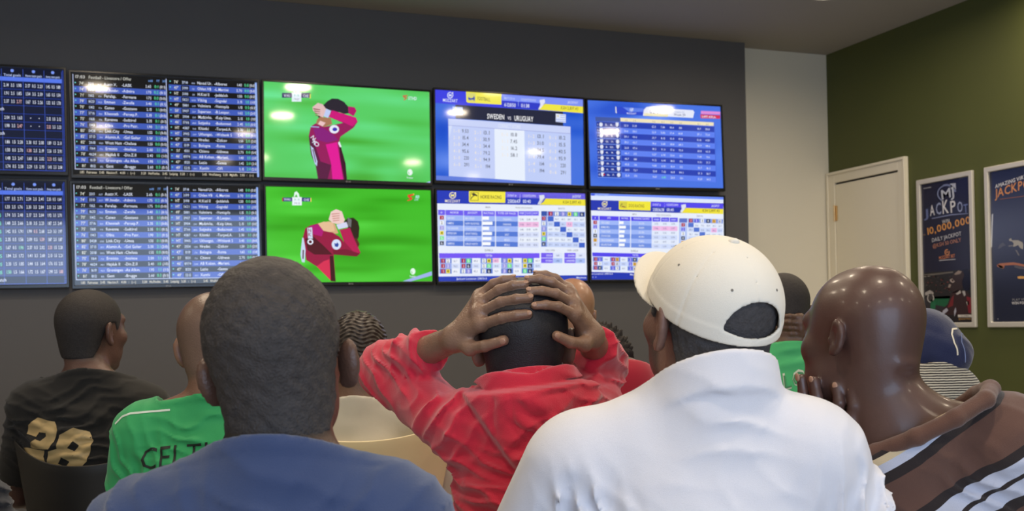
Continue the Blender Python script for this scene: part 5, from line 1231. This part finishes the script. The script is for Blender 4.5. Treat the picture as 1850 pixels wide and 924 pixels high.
def brown_stripes():
    m = cloth('brown_striped_knit', (98, 70, 60), bump=.3, bscale=900); nt = m.node_tree; b_ = nt.nodes['Principled BSDF']
    tc = nt.nodes.new('ShaderNodeTexCoord'); sx = nt.nodes.new('ShaderNodeSeparateXYZ'); nt.links.new(tc.outputs['Object'], sx.inputs[0])
    mu = nt.nodes.new('ShaderNodeMath'); mu.operation = 'MULTIPLY_ADD'; mu.inputs[1].default_value = -.70; nt.links.new(sx.outputs['X'], mu.inputs[0]); nt.links.new(sx.outputs['Z'], mu.inputs[2])
    mr = nt.nodes.new('ShaderNodeMapRange'); mr.inputs['From Min'].default_value = -.40; mr.inputs['From Max'].default_value = -.15; nt.links.new(mu.outputs[0], mr.inputs['Value'])
    cr = nt.nodes.new('ShaderNodeValToRGB'); cr.color_ramp.interpolation = 'CONSTANT'; br = s2l((98, 70, 60)); dk = s2l((34, 30, 32)); wh = s2l((196, 202, 220)); cr_ = s2l((214, 196, 160))
    st = [(-.40, br), (-.383, dk), (-.362, wh), (-.337, dk), (-.329, wh), (-.304, dk), (-.287, br), (-.222, dk), (-.203, wh), (-.188, cr_), (-.176, dk)]
    el = cr.color_ramp.elements; el[0].position = 0; el[0].color = (*br, 1); el[1].position = (st[1][0]+.40)/.25; el[1].color = (*dk, 1)
    for w_, c_ in st[2:]: e = el.new((w_+.40)/.25); e.color = (*c_, 1)
    nt.links.new(mr.outputs[0], cr.inputs[0])
    src = b_.inputs['Base Color'].links[0].from_socket; mx = nt.nodes.new('ShaderNodeMix'); mx.data_type = 'RGBA'; mx.blend_type = 'MIX'; mx.inputs[0].default_value = .93
    nt.links.new(src, mx.inputs[6]); nt.links.new(cr.outputs[0], mx.inputs[7]); nt.links.new(mx.outputs[2], b_.inputs['Base Color'])
    return m
def ccollar(P, d):
    # rolled knit collar standing off the neck, open towards the chin
    pts = [(.165, -.075, -.088), (.135, -.125, -.100), (.085, -.140, -.125), (.035, -.125, -.152), (-.010, -.085, -.178), (-.04, -.03, -.20)]
    c_ = None
    for i in range(len(pts)-1):
        e = cap(P, pts[i], pts[i+1], .0125); c_ = e if c_ is None else smin(c_, e, .006)
    pts2 = [(.165, -.075, -.088), (.165, -.03, -.10), (.13, .02, -.14)]
    for i in range(len(pts2)-1): c_ = smin(c_, cap(P, pts2[i], pts2[i+1], .0135), .006)
    return d, c_
ms = brown_stripes()
CF = [((.05, -.16, -.20), (.20, -.15, -.13), .014, .003), ((.12, -.18, -.25), (.26, -.14, -.22), .014, .004), ((.08, -.18, -.33), (.22, -.17, -.30), .016, -.004), ((.16, -.17, -.21), (.28, -.12, -.18), .010, -.003)]
shirt(Cc, ms, ((.08, -.12, -.118), (-.52, .30, 1)), g=.012, h=.0045, sleeve_end=(.9, .9), name='polo_shirt', fold=CF, rucks=[((.20, -.12, -.24), .12, (.5, 0, 1), .045, .006), ((.08, -.14, -.28), .10, (.6, 0, 1), .040, .006)], wobble=.003, wf=18, lo=(-.34, -.30, -.76), hi=(.52, .46, .06))
m_col = cloth('brown_rib_knit', (98, 68, 56), bump=.4, bscale=700)
sculpt('collar', lambda P: ccollar(P, None)[1]+.0008*wob(P, 90), (-.08, -.18, -.24), (.20, .06, -.05), .003, m_col, Cc.o)
Cc.pants(m_jeans)

# --- man in the green jersey with white piping
m = skin('skin_green_jersey_man', (138, 102, 84), (96, 84, 74), rough=.36)
E_ = Figure((.6247, -3.4889, 1.233), 'person with a shaved head in a green jersey lettered across the back, left of centre', m,
            head=(-10, -8, 6), neck=((0, -.032, -.07), (.010, -.045, -.165), .052, .058), sh=((-.165, -.04, -.205), (.185, -.04, -.200)), ear_out=36, ear_size=1.08)
E_.arms[0][1] = V3((-.225, .02, -.47)); E_.arms[1][1] = V3((.24, .02, -.47))
E_.make(.0048, lambda V: .6*E_.hairmask(.002)(V))
m_grn = cloth('green_jersey', (52, 166, 98), rough=.6, sheen=.15, bump=.25)
sh_ = shirt(E_, m_grn, ((0, -.11, -.112), (-.02, .42, 1)), g=.012, h=.0048, sleeve_end=(.8, .8), name='jersey', rib=.018, rib_t=.003,
      fold=[((-.05, -.14, -.165), (.10, -.14, -.175), .012, -.006), ((-.06, -.14, -.145), (.12, -.14, -.15), .010, .004), ((-.20, -.06, -.20), (-.18, -.08, -.36), .010, -.007), ((-.17, -.10, -.22), (-.16, -.12, -.38), .012, .006), ((-.10, -.14, -.20), (.12, -.15, -.215), .014, .004)], wobble=.003, wf=24, rucks=[((-.17, -.08, -.28), .10, (1, 0, .3), .034, .009), ((.0, -.13, -.20), .11, (.1, 0, 1), .036, .006)])
m_ink = mat('black_print', s2l((22, 34, 28)), rough=.6)
V_, F_ = text2d('CELTIC', -.140, -.272, .046, .20, rise=.10, bold=False)
wrap('lettering', V_, F_, sh_, m_ink, E_.o)
m_pipe = mat('white_piping', s2l((210, 226, 214)), rough=.7)
V_, F_ = ribbon2d([(-.080, -.146), (-.120, -.149), (-.170, -.153), (-.190, -.160), (-.206, -.176)], .0042); wrap('piping', V_, F_, sh_, m_pipe, E_.o, off=.001, cuts=1)
V_, F_ = ribbon2d([(.100, -.146), (.150, -.152), (.190, -.158), (.210, -.176)], .0042); wrap('piping', V_, F_, sh_, m_pipe, E_.o, off=.001, cuts=1)
E_.pants(m_jeans)

# --- man in the black t-shirt with 28 on the back
m = skin('skin_black_shirt_man', (96, 68, 58), (50, 42, 40), rough=.42)
K = Figure((.3407, -2.7438, 1.2711), 'person in a black t-shirt with a large gold 28 on the back, at far left', m,
           head=(-24, 2, -2), neck=((0, -.03, -.07), (.010, -.045, -.175), .050, .055), sh=((-.150, -.04, -.222), (.170, -.04, -.235)), ear_out=26, wide=.94, hscale=.97)
K.arms[0][1] = V3((-.225, .03, -.47))
K.make(.0050, K.hairmask()); K.hair(m_hair, .003, .0036)
m_blk = cloth('black_cotton', (34, 33, 32), sheen=.12)
kk = shirt(K, m_blk, ((0, -.11, -.112), (-.05, .42, 1)), g=.014, h=.005, sleeve_end=(.8, .8), name='t_shirt', rib=.018, rib_t=.002, hem=-.78,
     fold=[((-.10, -.14, -.20), (.08, -.14, -.24), .014, .006), ((-.05, -.14, -.25), (.14, -.14, -.28), .014, -.006), ((-.19, -.08, -.24), (-.16, -.10, -.33), .010, -.006), ((-.16, -.12, -.37), (.14, -.14, -.35), .010, .006), ((-.16, -.12, -.42), (.14, -.14, -.40), .010, -.006)], wobble=.004, wf=26, rucks=[((-.16, -.08, -.28), .10, (.4, 0, 1), .032, .009), ((.03, -.13, -.26), .12, (-.3, 0, 1), .036, .008), ((0, -.13, -.38), .14, (.1, 0, 1), .034, .007)])
m_gold = mat('gold_print', s2l((188, 162, 112)), rough=.5, var=.1, vscale=30)
def num28():
    k = 1.5625e-3; ox, oy = 160, 600; cr_ = lambda x, y: ((x/4.529-ox)*k*.92+.003, -((720+y/4.529)-oy)*k)
    two = [(400, 155), (560, 190), (612, 250), (585, 340), (540, 395), (380, 395), (345, 385), (350, 350), (400, 325), (450, 338), (505, 300), (500, 272), (430, 270), (405, 306), (298, 288), (312, 215)]
    two_b = [(252, 390), (500, 405), (486, 455), (520, 510), (380, 490), (300, 440)]
    two_c = [(345, 385), (540, 395), (520, 408), (345, 400)]
    L = [(755, 230), (880, 270), (912, 330), (870, 490), (835, 520), (835, 585), (700, 600), (560, 590), (518, 515), (535, 410), (610, 390), (628, 285)]
    h1 = [(755, 335), (802, 372), (760, 415), (702, 385)]; h2 = [(660, 452), (722, 492), (690, 535), (622, 505)]
    V = []; F = []
    from mathutils.geometry import tessellate_polygon, delaunay_2d_cdt
    for poly, holes in ((two, []), (two_b, []), (L, [h1, h2])):
        loops = [[Vector((*cr_(*p), 0)) for p in q] for q in [poly]+holes]
        flat = [p for l in loops for p in l]; tri = tessellate_polygon(loops); n = len(V)
        V += [(p.x, p.y) for p in flat]; F += [tuple(n+i for i in t) for t in tri]
    return V, F
V_, F_ = num28(); wrap('number_print', V_, F_, kk, m_gold, K.o, off=.002, cuts=4)
K.pants(m_jeans, h=.011)

# --- person in the cream top, cornrow-like tight curls
m = skin('skin_cream_top_person', (110, 82, 66), (40, 34, 30))
Fg = Figure((1.0880, -2.8061, 1.1900), 'person in a cream top with tightly coiled short hair, behind the red hoodie elbow', m, head=(5, -12, 0), sh=((-.16, -.04, -.215), (.16, -.04, -.215)))
Fg.make(.0055, Fg.hairmask())
def coils(Q):
    return .0030*np.sin(Q[:, 2]*520+3.0*np.sin(Q[:, 0]*90)+2*np.sin(Q[:, 1]*70))*(.6+.4*np.sin(Q[:, 0]*260+2*np.sin(Q[:, 2]*120)))
Fg.hair(mat('coiled_hair', s2l((60, 50, 44)), rough=.4, var=.3, vscale=60, bump=.3, bscale=300), .0065, .0022, fn=coils)
m_crm = cloth('cream_fleece', (206, 200, 186), sheen=.2)
shirt(Fg, m_crm, ((0, -.11, -.135), (0, .42, 1)), g=.018, h=.006, sleeve_end=(1.8, 1.8), name='sweatshirt', wobble=.004, wf=20, hem=-.60)
Fg.pants(m_jeans, h=.011)

# --- bald man further forward
m = skin('skin_far_bald_man', (158, 118, 92), rough=.36, coat=.1, bump=.15)
G = Figure((1.935, -2.483, 1.3080), 'bald person near the screens, head showing just behind the clasped hands', m, head=(-8, -6, -3), wide=.98, ear_out=0, ear_size=.45, hscale=1.02, sh=((-.16, -.04, -.225), (.16, -.04, -.225)))
G.make(.0055)
shirt(G, cloth('grey_shirt', (90, 90, 96)), ((0, -.11, -.135), (0, .42, 1)), g=.012, h=.007, name='shirt', sleeve_end=(.9, .9)); G.pants(m_jeans, h=.011)

# --- person in the red sweater with fluffy hair
m = skin('skin_red_sweater_person', (100, 74, 60), (30, 26, 26))
H = Figure((1.6340, -3.3300, 1.1320), 'person in a plain red sweater with fluffy dark hair, right of the hoodie', m, head=(4, -22, 0), neck=((0, -.03, -.06), (.02, -.09, -.12), .05, .055), sh=((-.16, -.12, -.080), (.072, -.10, -.018)))
H.hip = V3((-.03, -.16, -.62))
H.make(.0055, H.hairmask())
def fluff(P):
    Q = H.Q(P); r = np.linalg.norm(Q-V3((0, -.015, .02)), axis=1)+1e-6; u_ = (Q-V3((0, -.015, .02)))/r[:, None]
    th = np.arctan2(u_[:, 0], -u_[:, 1]); ph = np.arcsin(np.clip(u_[:, 2], -1, 1))
    sp = np.abs(np.sin(th*17+2*np.sin(ph*9)))*np.abs(np.sin(ph*15+2*np.sin(th*5)))
    d = head_core(Q)-.006-.018*sp*(.6+.4*np.sin(th*7+ph*5))
    d = d*.7
    return smax(d, hairline(Q)-Q[:, 2], .004)
sculpt('hair', fluff, (-.15, -.16, -.13), (.15, .16, .16), .0032, mat('fluffy_hair', s2l((48, 42, 38)), rough=.9, var=.4, vscale=140), H.o)
shirt(H, cloth('red_sweater', (176, 34, 56), sheen=.3), ((0, -.13, .025), (0, .42, 1)), g=.016, h=.0055, sleeve_end=(1.8, 1.8), name='sweater', wobble=.003, wf=22, lo=(-.42, -.32, -.66)); H.pants(m_jeans, h=.011)

# --- man in the green shirt with hands at the back of his neck
m = skin('skin_bowed_man', (92, 66, 50), (40, 34, 28))
I_ = Figure((2.4003, -3.0826, 1.2925), 'person in a bright green jersey, head bowed and a hand on the nape', m, head=(0, -18, -4),
            neck=((0, -.03, -.06), (.0, -.06, -.15), .052, .056), sh=((-.15, -.06, -.190), (.155, -.06, -.165)))
I_.arms = [[I_.sh[0], V3((-.27, .06, -.42)), V3((-.17, .36, -.60))], [I_.sh[1], V3((.24, .12, -.09)), V3((.075, -.075, -.072))]]
I_.ar = (.048, .042, .034, .024)
I_.hands[1] = dict(wrist=(.078, -.075, -.078), rw=.022, rp=.0125, fingers=[[(.030, -.108, -.026), (-.005, -.118, -.022), (-.045, -.100, -.022)], [(.028, -.110, -.044), (-.008, -.118, -.040), (-.050, -.098, -.040)], [(.030, -.108, -.062), (-.006, -.114, -.058), (-.046, -.096, -.056)], [(.034, -.104, -.080), (0, -.110, -.076), (-.036, -.096, -.074)]],
                   thumb=[(.058, -.085, -.088), (.030, -.105, -.098), (.006, -.108, -.102)])
I_.make(.0045, I_.hairmask(), lo=(-.36, -.26, I_.floor-.01), hi=(.42, .60, .16)); I_.hair(m_hair, .003, .0034)
mg2 = cloth('bright_green_jersey', (70, 178, 110), rough=.6, sheen=.15)
s2_ = shirt(I_, mg2, ((0, -.12, -.100), (.0, .35, 1)), g=.014, h=.005, sleeve_end=(.8, 1.05), name='jersey', wobble=.004, wf=26,
      fold=[((-.08, -.15, -.13), (.06, -.15, -.115), .012, .006), ((-.08, -.15, -.15), (.07, -.15, -.13), .010, -.006), ((-.08, -.15, -.18), (.08, -.15, -.15), .012, .004)])
V_, F_ = text2d('PLOW', -.075, -.255, .050, .165, rise=.25); wrap('lettering', V_, F_, s2_, mat('outline_print', s2l((206, 214, 190)), rough=.6), I_.o)
V_, F_ = text2d('PLOW', -.072, -.251, .040, .158, rise=.25, bold=False); wrap('lettering_fill', V_, F_, s2_, mat('fill_print', s2l((62, 130, 84)), rough=.6), I_.o, off=.0032)
sculpt('bracelet', lambda P: (lambda c_, n_, rr: np.sqrt((np.linalg.norm((P-V3(c_))-((P-V3(c_)) @ n_)[:, None]*n_, axis=1)-rr)**2+((P-V3(c_)) @ n_)**2)-.0028)((.094, -.055, -.075), V3((.62, .76, -.02))/np.linalg.norm(V3((.62, .76, -.02))), .0285), (.05, -.10, -.12), (.14, -.01, -.03), .0018, mat('silver', (.7, .7, .68), rough=.25, metal=1.0), I_.o)
I_.pants(m_jeans, h=.011)

# --- person in the navy hat and striped top
m = skin('skin_navy_hat_person', (96, 70, 56))
J = Figure((2.5440, -3.5600, 1.1600), 'person in a navy knitted hat and a black and white striped top, at the right', m, head=(28, -55, -4), neck=((0, -.03, -.06), (0, -.05, -.10), .05, .055),
           sh=((-.14, -.07, -.125), (.060, -.07, -.115)))
J.kdx = .15; J.hip = V3((-.03, -.08, -.62)); J.make(.0055)
def hat(P):
    d = smin(ell(P, (.002, .005, .000), (.094, .112, .090)), ell(P, (.056, -.060, -.004), (.046, .055, .050)), .05)
    d = smin(d, sph(P, (.082, -.060, -.002), .020), .02); d = smin(d, smax(J.headd(P, False)-.009, -.055-P[:, 2], .01), .012)
    d = d+folds(P, [((.045, -.11, .05), (.055, -.13, -.03), .006, -.003), ((.06, -.10, .045), (.095, -.08, .0), .008, .003), ((.06, -.10, -.03), (.098, -.07, -.012), .006, -.004), ((-.06, -.10, -.02), (.03, -.10, -.05), .012, -.003)])+.002*wob(P, 60)
    return d
m_navy = cloth('navy_knit', (28, 38, 76), sheen=.4, bump=.6, bscale=420)
ht = sculpt('knitted_hat', hat, (-.13, -.16, -.12), (.13, .16, .14), .003, m_navy, J.o)
V_, F_ = ribbon2d([(.062, .067), (.045, .066), (.036, .052), (.035, .030), (.040, .012), (.041, -.004)], .0042); wrap('white_stripe', V_, F_, ht, mat('white_wool', s2l((224, 218, 200)), rough=.8), J.o, off=.0012, cuts=1)
V_, F_ = ribbon2d([(.078, .052), (.068, .054), (.062, .047), (.058, .030), (.062, .010), (.064, -.024)], .0028); wrap('blue_stripe', V_, F_, ht, mat('pale_blue_wool', s2l((120, 134, 176)), rough=.8), J.o, off=.0012, cuts=1)
def fine_stripes():
    m = cloth('striped_jersey', (60, 60, 58)); nt = m.node_tree; b_ = nt.nodes['Principled BSDF']; tc = nt.nodes.new('ShaderNodeTexCoord'); wv = nt.nodes.new('ShaderNodeTexWave')
    wv.bands_direction = 'Z'; wv.inputs['Scale'].default_value = 48; wv.inputs['Distortion'].default_value = 1.2; wv.inputs['Detail Scale'].default_value = 1.5; nt.links.new(tc.outputs['Object'], wv.inputs['Vector'])
    cr = nt.nodes.new('ShaderNodeValToRGB'); cr.color_ramp.interpolation = 'CONSTANT'; cr.color_ramp.elements[0].color = (*s2l((44, 42, 44)), 1); cr.color_ramp.elements[1].position = .5; cr.color_ramp.elements[1].color = (*s2l((190, 186, 172)), 1)
    nt.links.new(wv.outputs[0], cr.inputs[0]); nt.links.new(cr.outputs[0], b_.inputs['Base Color']); return m
shirt(J, fine_stripes(), ((0, -.12, -.02), (0, .3, 1)), g=.014, h=.005, sleeve_end=(1.8, 1.8), name='striped_top', wobble=.003, wf=26, hem=-.62, fold=[((-.05, -.12, -.06), (.06, -.12, -.07), .010, .006), ((-.05, -.13, -.08), (.05, -.13, -.10), .010, -.006)]); J.pants(m_jeans, h=.011)

# ------------------------------------------------------------------ moulded chairs
def chair(name, loc, rz, label, shell_m, leg_m, w_=.235, top=.0, dip=.0):
    """plastic shell chair, back towards the camera; origin on the floor under the seat"""
    e = empty(name, loc, (0, 0, rz)); tag(e, label, 'chair')
    n1, n2 = 24, 14; V = []; F = []
    zt = 0.90+top
    for side in (0, 1):
        for j in range(n2+1):
            t = j/n2
            for i in range(n1+1):
                s_ = -1+2*i/n1
                z = .50+(zt-.50)*t + dip*abs(s_)**2.2*t
                hw = w_*(.62+.38*t)
                y = -.20-.07*t+.11*s_*s_*(.35+.65*t)
                off = .007 if side else 0
                V.append((s_*hw, y-off, z))
    m1 = (n1+1)*(n2+1)
    for j in range(n2):
        for i in range(n1):
            a = j*(n1+1)+i; F.append((a, a+n1+1, a+n1+2, a+1)); F.append((m1+a, m1+a+1, m1+a+n1+2, m1+a+n1+1))
    rim = [i for i in range(n1+1)]+[j*(n1+1)+n1 for j in range(1, n2+1)]+[n2*(n1+1)+i for i in range(n1-1, -1, -1)]+[j*(n1+1) for j in range(n2-1, 0, -1)]
    for a, b_ in zip(rim, rim[1:]+rim[:1]): F.append((a, b_, b_+m1, a+m1))
    me = bpy.data.meshes.new('backrest'); me.from_pydata(V, [], F); o = link('backrest', me, e, [shell_m]); me.polygons.foreach_set('use_smooth', [True]*len(F))
    bv = o.modifiers.new('b', 'BEVEL'); bv.width = .003; bv.segments = 2; bv.limit_method = 'ANGLE'; bv.angle_limit = math.radians(50)
    V = []; F = []
    for side in (0, 1):
        for j in range(13):
            t = j/12
            for i in range(n1+1):
                s_ = -1+2*i/n1; r_ = (1-max(0, t-.7)**2*1.6)
                V.append((s_*w_*.95*r_, -.20+.42*t, .445+.018*s_*s_-.012*math.sin(t*math.pi)-.03*max(0, t-.8)*5*.4-(.010 if side else 0)+.055*max(0, .12-t)/.12))
    m1 = (n1+1)*13
    for j in range(12):
        for i in range(n1):
            a = j*(n1+1)+i; F.append((a, a+1, a+n1+2, a+n1+1)); F.append((m1+a, m1+a+n1+1, m1+a+n1+2, m1+a+1))
    rim = [i for i in range(n1+1)]+[j*(n1+1)+n1 for j in range(1, 13)]+[12*(n1+1)+i for i in range(n1-1, -1, -1)]+[j*(n1+1) for j in range(11, 0, -1)]
    for a, b_ in zip(rim, rim[1:]+rim[:1]): F.append((b_, a, a+m1, b_+m1))
    me = bpy.data.meshes.new('seat'); me.from_pydata(V, [], F); link('seat', me, e, [shell_m]); me.polygons.foreach_set('use_smooth', [True]*len(F))
    for sx in (-1, 1):
        for sy, y0, y1 in ((-1, -.15, -.21), (1, .16, .20)):
            MB().tube([(sx*.16, y0, .432), (sx*.185, (y0+y1)/2, .22), (sx*.205, y1, .0)], [.012, .012, .011]).build('leg', leg_m, e, smooth=True)
    for sx in (-.12, .12): MB().tube([(sx, -.195, .44), (sx, -.222, .60)], .009).build('back_bracket', leg_m, e, smooth=True)
    return e
m_bp = mat('matt_black_plastic', s2l((40, 38, 36)), rough=.5, bump=.1, bscale=500)
m_cp = mat('cream_plastic', s2l((250, 232, 190)), rough=.45)
m_chr = mat('steel_legs', (.6, .6, .6), rough=.3, metal=1)
m_pb = mat('painted_steel', s2l((30, 30, 30)), rough=.4)

chair('moulded_chair', (0.4011, -2.7012, 0), -YAW, 'black plastic shell chair under the black t-shirt with the 28', m_bp, m_pb, w_=.215, top=.008, dip=.060)
chair('moulded_chair', (1.1388, -2.7250, 0), -YAW, 'cream plastic shell chair below the cream top', m_cp, m_chr, w_=.275, top=.035, dip=.050)

# --- person at the left edge of the frame, only an arm in view
m = skin('skin_edge_person', (96, 70, 58), (40, 36, 34))
Lp = Figure((-0.0950, -3.2230, 1.2400), 'person in a dark navy jacket, only an arm showing at the left edge', m)
Lp.make(.0065, Lp.hairmask()); Lp.hair(m_hair, .003, .005)
shirt(Lp, cloth('dark_navy_jacket', (34, 36, 46), rough=.6), ((0, -.11, -.115), (0, .42, 1)), g=.016, h=.0055, sleeve_end=(1.85, 1.85), name='jacket', wobble=.005, wf=30,
      rucks=[((.24, -.02, -.34), .14, (.3, 0, 1), .030, .010)])
Lp.pants(m_jeans, h=.011)
